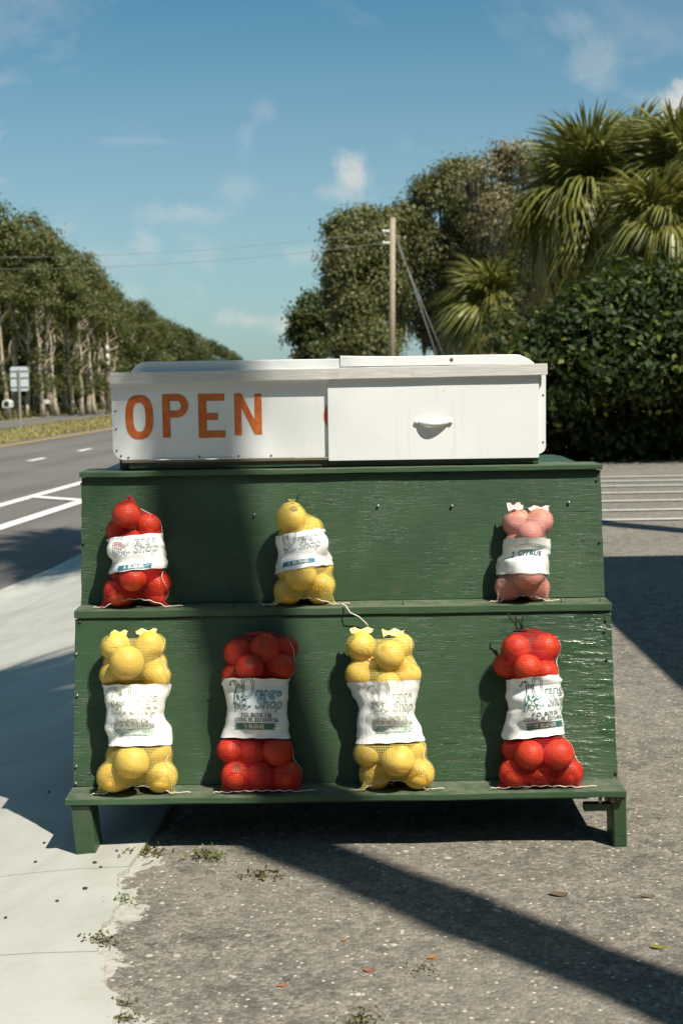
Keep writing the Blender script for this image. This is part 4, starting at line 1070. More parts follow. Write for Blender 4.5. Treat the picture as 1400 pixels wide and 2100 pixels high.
# ------------------------------------------------------------------ vegetation
def leaf_quads(C, size, nrm=None, asp=0.55, jit=0.7, droop=0.0):
    """leaf-sized quads at centres C; nrm biases the way they face"""
    n = len(C); N = rng.normal(size=(n, 3)) * jit
    if nrm is not None: N = N + nrm
    N[:, 2] += 0.35; N /= np.linalg.norm(N, axis=1, keepdims=True) + 1e-9
    A = rng.normal(size=(n, 3)); A[:, 2] -= droop; A -= N * (A * N).sum(1, keepdims=True); A /= np.linalg.norm(A, axis=1, keepdims=True) + 1e-9
    B = np.cross(N, A); s = size * rng.uniform(.6, 1.35, (n, 1))
    fold = N * s * rng.uniform(-.15, .25, (n, 1))
    a = A * s; b = B * s * asp
    return np.stack([C - a, C - a * .1 - b + fold, C + a, C - a * .1 + b + fold], 1)
def blob_clumps(blobs, nclump, per, crad, low=-0.75):
    """clump centres near the skin of ellipsoid blobs (x,y,z,rx,ry,rz,weight) -> leaf centres, outward normals"""
    wt = np.array([b[6] if len(b) > 6 else b[3] * b[5] for b in blobs]); wt = wt / wt.sum()
    C, Nn = [], []
    for b, k in zip(blobs, rng.multinomial(nclump, wt)):
        d = rng.normal(size=(k, 3)); d /= np.linalg.norm(d, axis=1, keepdims=True); d[:, 2] = np.where(d[:, 2] < low, -d[:, 2], d[:, 2])
        r = rng.uniform(0.45, 1.04, (k, 1)) ** 0.5
        p = np.array(b[:3]) + d * r * np.array(b[3:6])
        for q, dd in zip(p, d):
            m = rng.poisson(per); s = crad * rng.uniform(.6, 1.3)
            o = rng.normal(size=(m, 3)) * s * np.array([1, 1, .7]); C.append(q + o); Nn.append(np.repeat(dd[None], m, 0) * .9 + o / (s + 1e-6) * .35)
    return np.concatenate(C), np.concatenate(Nn)
def limb_paths(H, r0, forks, spread, seed, lean=0.04, start=.35):
    rd = random.Random(seed); P = []
    n = 9; pts = [Vector((0, 0, 0))]
    for i in range(1, n + 1):
        pts.append(Vector((pts[-1].x + rd.uniform(-lean, lean) * H * .3, pts[-1].y + rd.uniform(-lean, lean) * H * .3, H * .88 * i / n)))
    P.append((pts, [r0 * (1.45 if i == 0 else 1) * (1 - .8 * i / n) for i in range(n + 1)]))
    for f in range(forks):
        k = rd.randint(int(n * start), n - 2); b = pts[k]; a = rd.uniform(0, 2 * math.pi); q = [b]
        rise = rd.uniform(.10, .26) * H; sp = rd.uniform(.4, 1.0) * spread
        for i in range(1, 6):
            t = i / 5; q.append(b + Vector((math.cos(a) * sp * t + rd.uniform(-.03, .03) * H, math.sin(a) * sp * t + rd.uniform(-.03, .03) * H, rise * t ** .8)))
        P.append((q, [r0 * (1 - .8 * k / n) * .65 * (1 - .8 * i / 5) + .008 for i in range(6)]))
    return P
def tube_mesh(name, paths, m, k=7):
    V, Fc = [], []
    for p, r in paths:
        v, f = tube_vf(p, r, k, len(V)); V += v; Fc += f
    me = pmesh(name, V, Fc, True); me.materials.append(m); return me
def crown_mesh(name, blobs, nclump, per, crad, size, m, **kw):
    C, N = blob_clumps(blobs, nclump, per, crad, kw.pop('low', -.75)); me = quads_mesh(name, leaf_quads(C, size, N, **kw)); me.materials.append(m); return me
# --- tall roadside trees with bare pale trunks (unit height 10)
def tall_variant(seed, leafm):
    rd = random.Random(seed); sp = 1.5
    tr = tube_mesh('trunk', limb_paths(10, .19, 6, sp, seed, .05, .3), M_barkpale)
    bl = [(rd.uniform(-.7, .7), rd.uniform(-.7, .7), z, rd.uniform(.8, 1.25), rd.uniform(.8, 1.25), rd.uniform(.7, 1.2)) for z in (9.0, 8.3, 7.6, 7.0, 6.4)]
    bl += [(rd.uniform(-.9, .9), rd.uniform(-.5, .9), z, rd.uniform(.35, .8), .5, rd.uniform(.5, .9), .16) for z in (5.2, 4.2, 3.0, 1.6)]
    return tr, crown_mesh('crown', bl, 330, 24, .26, .095, leafm)
def dense_variant(seed, leafm):
    rd = random.Random(seed)
    tr = tube_mesh('trunk', limb_paths(10, .22, 4, 2.0, seed), M_bark)
    bl = [(rd.uniform(-1.3, 1.3), rd.uniform(-1, 1), z, rd.uniform(1.2, 1.8), rd.uniform(1.2, 1.8), rd.uniform(.9, 1.5)) for z in (8.9, 8.0, 7.0, 6.0, 5.0, 4.0, 3.0, 2.0, 1.1)]
    return tr, crown_mesh('crown', bl, 420, 20, .34, .15, leafm)
def bare_variant(seed, leafm):
    rd = random.Random(seed)
    tr = tube_mesh('trunk', limb_paths(10, .17, 7, 1.3, seed, .045, .4), M_barkpale)
    bl = [(rd.uniform(-.6, .6), rd.uniform(-.6, .6), z, rd.uniform(.5, .9), rd.uniform(.5, .9), rd.uniform(.4, .8)) for z in (9.2, 8.4, 7.7)]
    bl += [(rd.uniform(-.5, .5), rd.uniform(-.3, .5), z, .4, .4, .6, .15) for z in (6, 4, 2.2)]
    return tr, crown_mesh('crown', bl, 130, 22, .24, .085, leafm)
BARE = [bare_variant(s, M_leafL) for s in (31, 32, 33)]
TALL = [tall_variant(s, M_leafL) for s in (1, 2, 3, 4)]
DENSE = [dense_variant(s, m) for s, m in ((11, M_leafD), (12, M_leafD), (13, M_leafL))]
def place_tree(var, u, vtop, Y, label, group, sx=1.0, name='tree'):
    p = pix(u, vtop, Y=Y); zb = float(terr(p.x, Y)) if Y < 70 else ZR
    H = p.z - zb; k = H / 9.8
    root = tag(empty(name, (p.x, Y, zb)), label, 'tree', group); root.rotation_euler.z = random.uniform(0, 6.28)
    kx = k * sx; root.scale = (kx, kx, k)
    link('trunk', var[0], None, root); link('crown', var[1], None, root); return root
spots = [(-28, 436, 60), (22, 428, 59), (62, 452, 63), (92, 474, 58), (122, 508, 62), (150, 528, 66), (172, 545, 59), (203, 550, 67), (222, 596, 62), (246, 622, 78), (283, 622, 84), (312, 642, 95)]
for i, (u, v, Y) in enumerate(spots):
    g = 'pale trunked trees across the highway'
    ordn = ('first', 'second', 'third', 'fourth', 'fifth', 'sixth', 'seventh', 'eighth', 'ninth', 'tenth', 'eleventh', 'twelfth')[i]
    place_tree(TALL[i % 4], u, v, Y, ordn + ' slim pale-trunked tree from the left in the row across the highway', g, 1.0 if Y < 70 else 1.15)
for i, (u, v, Y) in enumerate([(338, 662, 118), (372, 668, 140), (402, 684, 168), (430, 700, 205), (455, 708, 250), (474, 720, 320), (490, 733, 420)]):
    place_tree(DENSE[i % 3], u, v, Y, ('nearest', 'second nearest', 'third nearest', 'fourth nearest', 'third farthest', 'second farthest', 'farthest')[i] + ' leafy tree of the receding treeline down the highway', 'leafy trees receding down the highway', 1.25)
for i, (u, v, Y) in enumerate([(-50, 500, 68), (-5, 480, 70), (40, 500, 72), (85, 530, 71), (125, 570, 74), (165, 590, 75), (200, 610, 80), (235, 640, 90), (270, 650, 98), (20, 690, 64), (105, 700, 66), (185, 720, 68), (60, 640, 66), (145, 660, 69), (225, 690, 76), (265, 690, 88), (300, 680, 105)]):
    place_tree(DENSE[(i + 1) % 3], u, v, Y, 'dark leafy tree filling in behind the pale trunks', 'dark trees behind the pale trunks', 1.5 if v < 660 else 2.2)
for i, (x, y, h) in enumerate([(-24, -13, 9), (-19, -16, 11), (-13, -15, 10), (-7.5, -17, 11.5), (-2, -16, 11), (4, -18, 12), (10, -19, 11), (16, -17, 11), (22, -12, 10)]):  # unseen row added behind the camera to block sky light and deepen shadows
    root = tag(empty('tree', (x, y, 0)), ('first', 'second', 'third', 'fourth', 'fifth', 'sixth', 'seventh', 'eighth', 'ninth')[i] + ' leafy tree from the road in the unseen row added to block sky light', 'tree', 'unseen trees added to block sky light')
    v_ = DENSE[i % 3]; root.scale = (h / 9.8 * 1.5, h / 9.8 * 1.5, h / 9.8); root.rotation_euler.z = i * 1.3
    link('trunk', v_[0], None, root); link('crown', v_[1], None, root)
for i, (u, v, Y) in enumerate([(8, 540, 56), (48, 560, 57), (78, 545, 56), (108, 560, 57), (137, 575, 58), (160, 580, 57), (188, 590, 58), (214, 610, 59), (236, 640, 68), (262, 645, 76)]):
    place_tree(BARE[i % 3], u, v, Y, ('first', 'second', 'third', 'fourth', 'fifth', 'sixth', 'seventh', 'eighth', 'ninth', 'tenth')[i] + ' nearly bare pole-like tree from the left along the far verge', 'bare pole-like trees along the far verge')
# --- live oaks and scrub on the near side
def big_tree(name, u, vtop, Y, halfw, blobs_px, leafm, label, nclump, per, crad, size, moss=0, bark=M_bark, trunk_r=.35, group=None, low=-.75):
    base = pix(u, vtop, Y=Y); root = tag(empty(name, (base.x, Y, 0)), label, 'tree', group)
    bl = []
    for (bu, bv, rw, rh, dy) in blobs_px:
        c = pix(bu, bv, Y=Y + dy); s = (Y + dy) / FPX
        bl.append((c.x - base.x, dy, c.z, rw * s, rw * s * .9, rh * s))
    H = max(b[2] for b in bl)
    P = limb_paths(H, trunk_r, 4, halfw * Y / FPX * .4, int(u), .05, .2)
    tp = P[0][0]
    for b in bl:
        a = tp[random.randint(2, 5)]; e = Vector(b[:3]); q = [a.lerp(e, t) + Vector((0, 0, .25 * math.sin(t * 3.1))) for t in np.linspace(0, 1, 6)]
        P.append((q, [trunk_r * .42 * (1 - .8 * i / 5) + .01 for i in range(6)]))
    link('trunk', tube_mesh('trunk', P, bark), None, root)
    link('crown', crown_mesh('crown', bl, nclump, per, crad, size, leafm, low=low), None, root)
    if moss:
        Q = []
        for _ in range(moss):
            b = bl[random.randrange(len(bl))]; a = random.uniform(0, 6.28); r = random.uniform(.5, 1.0)
            x, y, z = b[0] + math.cos(a) * b[3] * r, b[1] + math.sin(a) * b[4] * r, b[2] - b[5] * random.uniform(-.2, .75); L = random.uniform(.3, 1.0)
            for k in range(4):
                w = random.uniform(.03, .08); aa = random.uniform(0, 3.1); dx, dy = math.cos(aa) * w, math.sin(aa) * w; ox, oy = random.gauss(0, .08), random.gauss(0, .08); l = L * random.uniform(.5, 1)
                Q.append([(x + ox - dx, y + oy - dy, z), (x + ox + dx, y + oy + dy, z), (x + ox + dx * .3, y + oy + dy * .3, z - l), (x + ox - dx * .3, y + oy - dy * .3, z - l)])
        me = quads_mesh('moss', np.array(Q)); me.materials.append(M_moss); tag(link('moss', me, None, root), kind='stuff')
    return root
big_tree('oak_tree', 637, 600, 78, 55, [(646, 636, 32, 26, 0), (627, 680, 24, 26, 0), (664, 680, 26, 38, 1), (616, 655, 14, 16, -1), (640, 722, 30, 24, 0), (660, 620, 16, 14, 0), (605, 690, 10, 12, 0)], M_leafD, 'small round dark tree at the end of the treeline above the box', 420, 24, .32, .13)
big_tree('oak_tree', 735, 430, 58, 100, [(722, 468, 40, 26, 0), (706, 520, 30, 40, -1), (760, 510, 56, 46, 0), (795, 462, 34, 26, 1), (700, 572, 22, 34, -1), (684, 556, 10, 18, -1), (770, 600, 54, 54, 0), (722, 640, 34, 44, -1), (760, 700, 56, 44, -1), (690, 470, 14, 12, 0), (745, 440, 16, 10, 0), (705, 700, 24, 30, -1), (676, 590, 8, 24, 0)], M_leafO, 'mossy live oak behind the tall bare utility pole', 1250, 34, .27, .085, moss=520)
big_tree('oak_tree', 900, 350, 60, 140, [(840, 450, 46, 34, 0), (900, 400, 50, 36, 0), (950, 370, 44, 34, 0), (980, 430, 60, 50, -1), (880, 520, 66, 56, 0), (960, 540, 70, 66, 0), (850, 620, 56, 66, 0), (930, 660, 76, 60, 1), (1000, 640, 60, 70, 2), (870, 385, 18, 14, 0), (925, 345, 20, 14, 0)], M_leafO, 'broad olive live oak right of the utility pole', 1500, 34, .30, .085, moss=360)
big_tree('oak_tree', 1030, 300, 56, 100, [(1005, 345, 34, 24, 0), (1050, 325, 34, 28, 0), (1030, 310, 18, 16, 0), (1085, 318, 20, 22, 0), (960, 365, 26, 20, -1), (1080, 400, 50, 50, 1), (1030, 450, 66, 60, 0), (1100, 500, 60, 70, 0), (1060, 560, 60, 60, 1)], M_leafT, 'sparse brownish tree with twiggy top behind the palms', 640, 26, .30, .07, moss=160)
big_tree('shrub_oak', 1180, 470, 31, 130, [(1130, 540, 60, 60, 0), (1210, 520, 70, 70, 1), (1300, 490, 70, 80, 1), (1390, 480, 80, 90, 1), (1120, 640, 60, 80, 0), (1220, 640, 90, 90, 0), (1340, 620, 90, 90, 0), (1300, 350, 50, 60, 3), (1400, 350, 70, 80, 3), (1050, 700, 50, 40, -1)], M_leafD, 'dark dense tree filling the gap behind the tall palms', 950, 24, .26, .085)
# --- sabal palms: every frond its own piece
def frond_mesh(name, seed, pl, bl, droop, m, nb=38, spread=1.9):
    rd = random.Random(seed); V, Fc = [], []
    # petiole
    def mid(t): return Vector((pl * t, 0, .10 * pl * math.sin(t * 1.5) - droop * .22 * t * t))
    q = [mid(t) for t in np.linspace(0, 1, 5)]; v, f = tube_vf(q, [.018, .015, .012, .011, .010], 4, 0); V += v; Fc += f
    e = mid(1.0); cdir = Vector((1, 0, -.25 - droop * .5)).normalized()
    for i in range(nb):
        a = spread * (2 * i / (nb - 1) - 1) + rd.uniform(-.05, .05)
        o = e + cdir * (.22 * bl * math.cos(a * .8)) * max(0, 1 - abs(a) / spread)
        d = Vector((math.cos(a), math.sin(a), rd.uniform(-.10, .16) - .10 * abs(a))); d.normalize()
        L = bl * (1 - .28 * (abs(a) / spread) ** 1.5) * rd.uniform(.88, 1.08); w = .021 * bl / .75 * (1.1 - .3 * abs(a) / spread)
        side = Vector((-math.sin(a), math.cos(a), .35 * (1 if i % 2 else -1))).normalized()
        dr = (droop + .28) * rd.uniform(.7, 1.5); b0 = len(V)
        for k, (t, ww) in enumerate(((0, .35), (.35, 1.0), (.68, .75), (1.0, .06))):
            p = o + d * (L * t) + Vector((0, 0, -dr * L * (t ** 2.3))) ; p = p - d * (dr * .28 * L * t ** 3)
            V += [p - side * w * ww, p + side * w * ww]
        for k in range(3): z = b0 + 2 * k; Fc.append((z, z + 1, z + 3, z + 2))
    me = pmesh(name, V, Fc); me.materials.append(m); return me
def frond_set(pl, bl):
    return ([frond_mesh('frond', s, pl, bl, d, M_frond) for s, d in ((1, .22), (2, .50), (3, .85))], [frond_mesh('frond', s, pl, bl, d, M_frondy) for s, d in ((4, .9), (5, 1.3))],
            [frond_mesh('dead_frond', s, pl * .9, bl * .85, d, M_frondd, 22, 1.2) for s, d in ((6, 1.1), (7, 1.5))])
FS = frond_set(.58, .90)
def palm(loc, ztop, k, trunk_r, label, nfr=44, ndead=12, group=None, seed=1, boots=True, lean=(0, 0), z0=0.0):
    rd = random.Random(seed); root = tag(empty('palm_tree', loc), label, 'palm', group)
    H = ztop - loc[2]; path = [Vector((lean[0] * (1 - t) ** 1.0 * 0 + lean[0] * t, lean[1] * t, H * t)) for t in np.linspace(0, 1, 22)]
    tr = link('trunk', tube_mesh('trunk', [(path, [trunk_r * (1.25 if i == 0 else 1) * (1 + .06 * (-1) ** i) * (1.0 if i < 19 else 1.25) for i in range(22)])], M_palmbark, 14), None, root)
    cr = path[-1]
    if boots:
        V, Fc = [], []
        for i in range(26):
            a = i * 2.4; z = H - .75 + .72 * i / 26; r = trunk_r * 1.1
            d = Vector((math.cos(a), math.sin(a), 0)); s = Vector((-math.sin(a), math.cos(a), 0)); p = Vector((cr.x, cr.y, z)) + d * r * .9
            b = len(V); w = .045; t = d * .09 + Vector((0, 0, .20))
            V += [p - s * w, p + s * w, p + t + s * w * .5, p + t - s * w * .5, p - s * w + d * .03, p + s * w + d * .03, p + t * 1.02 + s * w * .45 + d * .015, p + t * 1.02 - s * w * .45 + d * .015]
            for f in ((0, 3, 2, 1), (4, 5, 6, 7), (0, 1, 5, 4), (1, 2, 6, 5), (2, 3, 7, 6), (3, 0, 4, 7)): Fc.append(tuple(b + x for x in f))
        link('leaf_bases', pmesh('leaf_bases', V, Fc), M_palmbark, tr)
    def fr(me, az, el, roll, sc, dz):
        nm = 'dead_frond' if me.name.startswith('dead') else 'frond'
        o = link(nm, me, None, root)
        M = Matrix.Rotation(az, 4, 'Z') @ Matrix.Rotation(-el, 4, 'Y') @ Matrix.Rotation(roll, 4, 'X')
        o.matrix_basis = Matrix.Translation((cr.x, cr.y, cr.z + dz)) @ M @ Matrix.Scale(sc * k, 4)
    for i in range(nfr):
        t = (i + .5) / nfr; el = R(84 - 128 * t ** .9); az = i * 2.39996 + rd.uniform(-.25, .25)
        yel = t > .80
        me = FS[1][rd.randrange(2)] if yel else FS[0][0 if t < .3 else (1 if t < .6 else 2)]
        fr(me, az, el + rd.uniform(-.12, .12), rd.uniform(-.5, .5), rd.uniform(.85, 1.1), -.15 * t)
    for i in range(ndead):
        fr(FS[2][rd.randrange(2)], i * 2.39996 + rd.uniform(-.3, .3), R(rd.uniform(-78, -48)), rd.uniform(-.7, .7), rd.uniform(.7, 1.0), -.2 - rd.uniform(0, .35))
    return root
def px_palm(u, v, Y, k, label, **kw):
    p = pix(u, v, Y=Y); return palm((p.x, Y, 0), p.z, k, .17 * (k ** .3), label, **kw)
px_palm(1212, 415, 22.0, .98, 'large sabal palm with full crown towering above the shrub', nfr=86, ndead=34, seed=3)
px_palm(1405, 385, 21.0, .92, 'sabal palm cut by the picture edge beside the large palm', nfr=76, ndead=24, seed=5)
px_palm(1350, 470, 19.0, .66, 'short sabal palm with pale dead fronds just over the shrub', nfr=46, ndead=22, seed=8)
px_palm(1300, 340, 25.0, .80, 'slender sabal palm tucked behind the large palm', nfr=34, ndead=8, seed=12)
px_palm(1008, 630, 36.0, 1.02, 'low sabal palm with brown skirt in front of the oaks', nfr=76, ndead=40, seed=9)
px_palm(1068, 735, 30.0, .62, 'small palmetto peeping over the box lid', nfr=26, ndead=0, seed=10, boots=False)
# the palms whose trunks and crowns shade the stand stand just outside the picture
palm((2.22, .26, 0), 8.9, .95, .094, 'sabal palm standing beside the shop roof, its trunk shading the stand', nfr=44, ndead=6, seed=21)
palm((4.26, 6.25, 0), 12.7, 1.30, .12, 'very tall palm standing behind the shop', nfr=40, ndead=6, seed=22)
# --- glossy shrubs at the edge of the lot
def shrub(loc, blobs, n, label, seed, size=.047):
    root = tag(empty('shrub', loc), label, 'shrub', 'glossy shrubs at the lot edge'); 
    link('foliage', crown_mesh('foliage', blobs, int(n * .6), 52, .15, size, M_hedge, low=-.9, asp=.5), None, root)
    P = []
    for b in blobs:
        for k in range(2):
            a = Vector((b[0] * .5 + random.uniform(-.3, .3), .45, 0)); e = Vector(b[:3]); P.append(([a.lerp(e, t) for t in (0, .35, .7, 1)], [.035, .028, .02, .01]))
    link('stem', tube_mesh('stem', P, M_bark, 5), None, root); return root
shrub((3.2, 15.3, 0), [(-.75, -.35, 1.02, .55, .5, .50), (-.35, -.35, 1.42, .62, .6, .48), (.1, -.2, 1.72, .6, .6, .42), (-.1, -.55, 1.10, .8, .5, .48), (-.95, -.2, .95, .4, .5, .42), (.35, -.5, 1.2, .7, .5, .55), (-.3, .45, .55, 1.0, .35, .55), (.5, .45, .6, .8, .35, .6), (-.9, .4, .5, .5, .35, .5), (-.4, .1, .25, 1.0, .3, .3), (.5, .1, .25, .9, .3, .3)], 1250, 'dark glossy shrub nearest the box, sloping down to the road side', 1)
shrub((4.6, 15.4, 0), [(-.5, -.3, 1.62, .7, .7, .50), (.2, -.3, 1.80, .75, .7, .45), (-.4, -.6, 1.12, .8, .5, .50), (.4, -.6, 1.15, .8, .5, .5), (.8, -.2, 1.65, .6, .6, .5), (-.5, .45, .6, .8, .35, .6), (.5, .45, .6, .8, .35, .6), (-.5, .1, .25, .8, .3, .3), (.5, .1, .25, .8, .3, .3)], 1150, 'tall dark glossy shrub below the short palm', 2)
shrub((6.2, 15.4, 0), [(-.5, 0, 1.6, .7, .7, .6), (.3, 0, 1.8, .75, .7, .6), (-.3, -.5, 1.1, .9, .5, .5), (.5, -.5, 1.1, .8, .5, .5), (0, .45, .6, 1.2, .35, .6)], 520, 'dark glossy shrub at the picture edge behind the lot lines', 3)
# --- grasses
def blades(name, pts, h, w, m, label, cat, kind='stuff', parent=None, lean=.5):
    Q = []
    for x, y, z in pts:
        a = random.uniform(0, 6.28); hh = h * random.uniform(.5, 1.3); dx, dy = math.cos(a) * w, math.sin(a) * w; lx, ly = random.gauss(0, lean) * hh, random.gauss(0, lean) * hh
        Q.append([(x - dx, y - dy, z), (x + dx, y + dy, z), (x + lx + dx * .3, y + ly + dy * .3, z + hh), (x + lx - dx * .3, y + ly - dy * .3, z + hh)])
    me = quads_mesh(name, np.array(Q)); me.materials.append(m); o = link(name, me, None, parent)
    return tag(o, label, cat, kind=kind)
pts = []
for _ in range(16000):
    Y = random.uniform(24, 75); q = random.uniform(-15.55, -12.55); pts.append((q + float(cshift(Y)), Y, ZR + .02 + .08 * math.cos((q + 14.1) / 1.5 * 1.57)))
blades('median_grass', pts, .055, .03, M_grass, 'dry yellow grass on the highway median', 'grass')
pts = []
for _ in range(5000):
    Y = random.uniform(44, 85); q = random.uniform(-24, -18.5); pts.append((q + float(cshift(Y)), Y, ZR + .02))
blades('verge_grass', pts, .28, .05, M_deadweed, 'brown grass under the trees across the highway', 'grass')
# ------------------------------------------------------------------ poles, wires, sign, mailboxes
PY_ = 48.0; pp = pix(801.5, 760, Y=PY_); pt = pix(805, 447, Y=PY_)
pole = tag(empty('utility_pole', (pp.x, PY_, 0)), 'tall bare wooden utility pole in front of the oaks', 'utility pole')
tubes('shaft', [([(0, 0, 0), (pt.x - pp.x, 0, pt.z)], [.125, .092])], M_pole, pole, 12)
topx = pt.x - pp.x
for dz in (.45, .85):
    tubes('insulator', [([(topx - .12, 0, pt.z - dz), (topx - .30, 0, pt.z - dz)], .05), ([(topx - .3, 0, pt.z - dz), (topx - .36, 0, pt.z - dz)], .07)], M_mailwhite, pole, 8)
def wire(name, a, b, sag, label, r=.014, n=24):
    a, b = Vector(a), Vector(b); P = []
    for i in range(n + 1):
        t = i / n; p = a.lerp(b, t); p.z -= sag * 4 * t * (1 - t); P.append(p)
    return tag(tubes(name, [(P, r)], M_wire, None, 5), label, 'cable', 'overhead lines of the highway')
tip = Vector((pt.x, PY_, pt.z))
wire('power_line', tip + Vector((-.36, 0, -.45)), (-22, 42, 5.4), .75, 'upper overhead power line crossing the sky to the pole', .006)
wire('power_line', tip + Vector((-.36, 0, -.85)), (-22, 42, 5.05), .75, 'lower overhead power line crossing the sky to the pole', .007)
for du, k in ((925, 0), (945, 1)):
    b = pix(du, 775, Y=PY_ - 2 + k); tag(tubes('guy_wire', [([tip + Vector((.1, 0, -.55 - .2 * k)), Vector((b.x, b.y, 0))], .016)], M_wire, None, 5), ('front' if k == 0 else 'rear') + ' guy wire slanting from the utility pole to the ground', 'guy wire')
# road sign seen from behind
b = pix(44.5, 886, z=ZR + .05); sY = b.y
sign = tag(empty('road_sign', (b.x, sY, ZR)), 'back of a rectangular road sign on a thin post in the median', 'road sign')
z1 = pix(46, 752, Y=sY).z - ZR; z0 = pix(46, 802, Y=sY).z - ZR; wS = 37 * sY / FPX / 2
link('plate', bm_mesh('plate', (lambda bm: (box_bm(bm, (-wS, .02, z0), (wS, .025, z1)), bmesh.ops.bevel(bm, geom=[e for e in bm.edges if abs(e.verts[0].co.y - e.verts[1].co.y) > .003], offset=.035, segments=3, affect='EDGES'), bm)[2])(bmesh.new())), M_alu, sign)
for f in (.17, .56, .83): link('brace', bm_mesh('brace', (lambda bm: (box_bm(bm, (-wS * .97, 0, z0 + (z1 - z0) * f - .014), (wS * .97, .019, z0 + (z1 - z0) * f + .014)), bm)[1])(bmesh.new())), M_galv, sign)
link('post', bm_mesh('post', (lambda bm: (box_bm(bm, (-.028, -.045, 0), (.028, -.001, z1 - .08)), bm)[1])(bmesh.new())), M_galv, sign)
# mailboxes
def mailbox(u, vbase, Y, w, h, style, label):
    b = pix(u, vbase, Y=Y); root = tag(empty('mailbox', (b.x, Y, ZR)), label, 'mailbox'); hp = pix(u, vbase - 20, Y=Y).z - ZR + .05
    link('post', bm_mesh('post', (lambda bm: (box_bm(bm, (-.05, 0, 0), (.05, .1, hp)), bm)[1])(bmesh.new())), M_mailwhite if style else M_pole, root)
    n = 12; V, Fc = [], []
    prof = [(-w, 0), (w, 0)] + [(w * math.cos(a), h * .55 + h * .45 * math.sin(a)) for a in np.linspace(0, math.pi, n)]
    for y in (-.25, .25): V += [(x, y, hp + z) for x, z in prof]
    k = len(prof); Fc += [tuple(range(k))[::-1], tuple(range(k, 2 * k))] + [(i, (i + 1) % k, k + (i + 1) % k, k + i) for i in range(k)]
    link('box', pmesh('box', V, Fc), M_mailwhite, root)
    if style:
        V = [(x * .62, -.256, hp + h * .12 + z * .72) for x, z in prof]; link('opening_shade', pmesh('opening_shade', V, [tuple(range(k))]), M_black, root)  # flat black face paints the shade inside the open box
    else:
        link('bracket', bm_mesh('bracket', (lambda bm: (box_bm(bm, (-w * .5, -.2, hp - .22), (w * .5, .2, hp - .004)), bm)[1])(bmesh.new())), M_black, root)
mailbox(18, 858, 54, .16, .30, 1, 'white open mailbox on a white post across the highway')
mailbox(97, 850, 57, .14, .17, 0, 'small white mailbox on a dark bracket between the trunks')
b = pix(57, 856, Y=55); tag(tubes('marker_post', [([(b.x, 55, ZR), (b.x + .02, 55, ZR + .55)], [.06, .05])], M_pole, None, 8), 'short weathered wooden stub post beside the road sign', 'post')
# small service pole with white gear
b = pix(222.5, 843, Y=59); zt = pix(222.5, 706, Y=59).z
sp_ = tag(empty('service_pole', (b.x, 59, ZR)), 'thin wooden service pole with white equipment among the trees', 'utility pole')
tubes('shaft', [([(0, 0, 0), (.03, 0, zt - ZR)], [.09, .07])], M_pole, sp_, 8)
for v0, v1 in ((708, 722), (725, 738), (742, 756)):
    a = pix(224, v0, Y=59).z - ZR; c = pix(224, v1, Y=59).z - ZR; tubes('insulator', [([(.06, -.1, c), (.06, -.1, (a + c) / 2), (.06, -.1, a)], [.06, .075, .05])], M_mailwhite, sp_, 8)
# ------------------------------------------------------------------ the shop whose roof shades the lot (out of the picture)
shop = tag(empty('shop_building', (5, 1, 0)), 'low roadside shop with a deep flat roof beside the lot', 'building')
def sb(name, lo, hi, m): return P_(link(name, bm_mesh(name, (lambda bm: (box_bm(bm, lo, hi), bm)[1])(bmesh.new())), m, shop))
sb('wall', (3.4, -4, 0), (9, 5.2, 2.75), M_wallb); sb('roof', (2.47, -5, 2.76), (10, 5.93, 2.92), M_roofb)
for y in (-4.6, 1.9, 5.6): sb('post', (2.6, y, 0), (2.72, y + .12, 2.755), M_mailwhite)
# ------------------------------------------------------------------ small things on the ground
V, Fc = [], []
for _ in range(2800):
    x = random.uniform(-.42, 1.5); y = random.uniform(1.85, 5.2) if random.random() < .35 else random.uniform(1.85, 3.2)
    if x < float(xedge(y)) + .02: continue
    r = random.choice((.0018, .0022, .003, .0035, .005)) * random.uniform(.7, 1.2); z = gz(x, y) + .0003; r *= .75
    b = len(V); sx, sy, sz = r * random.uniform(.8, 1.4), r * random.uniform(.8, 1.4), r * .7
    V += [(x + sx, y, z), (x, y + sy, z), (x - sx, y, z), (x, y - sy, z), (x + sx * .2, y, z + sz), (x, y, z - sz)]
    for q in range(4): Fc += [(b + q, b + (q + 1) % 4, b + 4), (b + (q + 1) % 4, b + q, b + 5)]
tag(link('loose_stones', pmesh('loose_stones', V, Fc), M_stone), 'loose pale stones on the worn asphalt', 'stones', kind='stuff')
def weed(u, v, r, h, m, n, label, flat=.6):
    p = pix(u, v, z=.008); Q = []
    root = tag(empty('weed', (p.x, p.y, 0.006)), label, 'weed', 'weeds in the pavement cracks')
    C = np.stack([rng.normal(0, r * .32, n) * 1.3, rng.normal(0, r * .24, n), np.abs(rng.normal(0, h * .5, n))], 1)
    me = quads_mesh('leaves', leaf_quads(C, r * .12, None, .38, .5)); me.materials.append(m); link('leaves', me, None, root)
weed(425, 1757, .055, .020, M_weed, 90, 'bright green weed tuft in front of the stand in the crack')
weed(250, 1846, .035, .012, M_weed, 50, 'small flat green weed on the concrete edge')
weed(207, 1928, .055, .010, M_deadweed, 80, 'withered brown weed mat on the concrete edge')
weed(300, 1748, .070, .008, M_deadweed, 60, 'thin brown weed mat beside the left leg of the stand')
weed(252, 2056, .030, .008, M_deadweed, 70, 'small brown weed on the pavement edge near the bottom of the picture')
weed(258, 2088, .035, .008, M_deadweed, 70, 'brown weed on the pavement edge at the very bottom of the picture')
weed(540, 1795, .060, .010, M_deadweed, 55, 'brownish weed at the edge of the diagonal shadow')
weed(745, 2090, .050, .012, M_deadweed, 55, 'yellowish weed patch on the asphalt at the bottom of the picture')
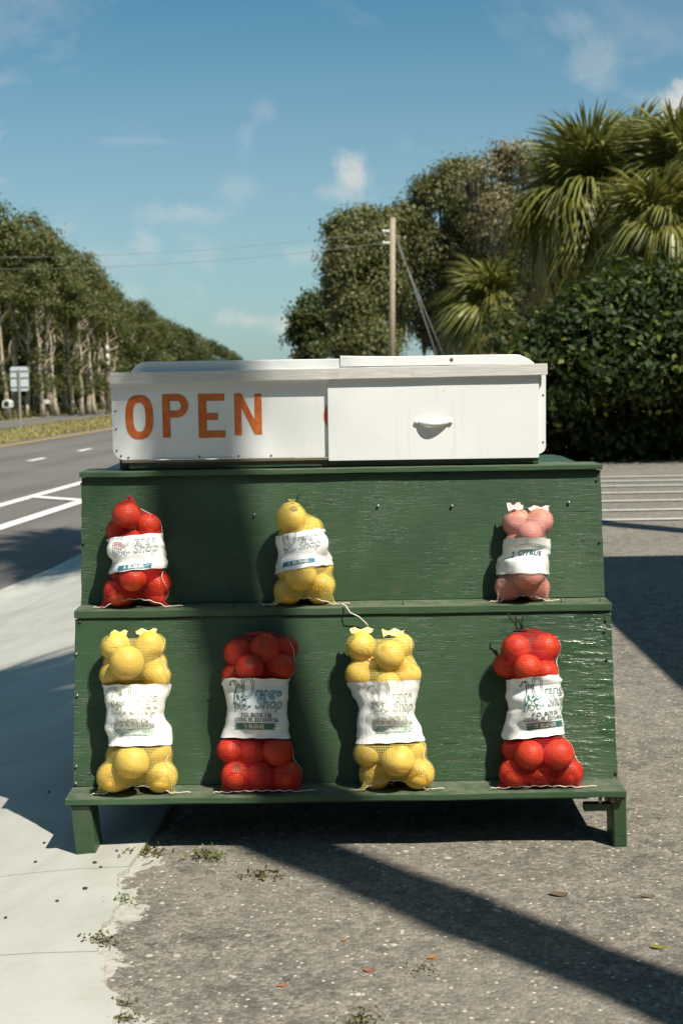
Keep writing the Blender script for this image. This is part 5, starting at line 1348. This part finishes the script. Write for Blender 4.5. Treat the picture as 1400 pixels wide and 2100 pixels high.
weed(862, 1985, .040, .006, M_deadweed, 30, 'scrap of dry leaf litter on the asphalt below the shadow')
def fallen(u, v, L, a, col, label):
    L *= .8; p = pix(u, v, z=.002); p.z = gz(p.x, p.y) - .0015; n = 6; V, Fc = [], []
    for i in range(n + 1):
        t = i / n; w = L * .32 * math.sin(math.pi * min(max(t, .02), .98)) ** .8
        x = (t - .5) * L
        for s in (-1, 0, 1): V.append((x, s * w, .002 + .16 * L * abs(s) * (.5 + .5 * math.sin(i)) * .5 + .22 * L * (t - .5) ** 2))
    for i in range(n):
        for k in range(2): q = i * 3 + k; Fc.append((q, q + 3, q + 4, q + 1))
    m = mat('fallen leaf', lambda t: t.bsdf(t.mix(t.noise(t.coord(), 90, 4), col, tuple(.6 * c for c in col)), .6, .3))
    o = tag(link('fallen_leaf', pmesh('fallen_leaf', V, Fc, True), m), label, 'leaf', 'fallen leaves'); o.location = p; o.rotation_euler.z = a
fallen(1350, 1940, .040, .15, (.20, .18, .04), 'yellow-green fallen leaf near the edge of the asphalt')
fallen(885, 1962, .028, .6, (.36, .15, .04), 'curled orange fallen leaf below the diagonal shadow')
fallen(1145, 1832, .050, .05, (.14, .10, .06), 'brown fallen leaf on the sunlit asphalt')
fallen(1328, 1838, .038, .2, (.15, .12, .07), 'tan fallen leaf on the asphalt in front of the right leg')
fallen(705, 1926, .022, 1.0, (.34, .16, .07), 'tiny orange fallen leaf left of the diagonal shadow')
fallen(757, 1992, .030, -.2, (.24, .11, .07), 'reddish brown fallen leaf near the bottom weed')
fallen(580, 2020, .024, .1, (.30, .13, .05), 'small rust fallen leaf on the patchy asphalt')
fallen(1143, 1984, .020, .4, (.30, .14, .05), 'tiny rust fallen leaf above the shadow band')
for u, v in ((207, 1775), (91, 1714), (73, 1755), (175, 1819), (118, 1843), (195, 1765), (240, 1742), (100, 1598), (12, 1872)):
    p = pix(u, v, z=.014); r = random.uniform(.0025, .0045)
    bm = bmesh.new(); bmesh.ops.create_icosphere(bm, subdivisions=1, radius=r); me = bm_mesh('pebble', bm); wob(me, r * .4, 200, u); me.transform(Matrix.Diagonal((1.3, 1, .7, 1)))
    o = tag(link('pebble', me, M_rust), 'small dark pebble lying on the pale concrete', 'pebble', 'dark pebbles on the concrete'); o.location = (p.x, p.y, float(terr(p.x, p.y)) + .013)
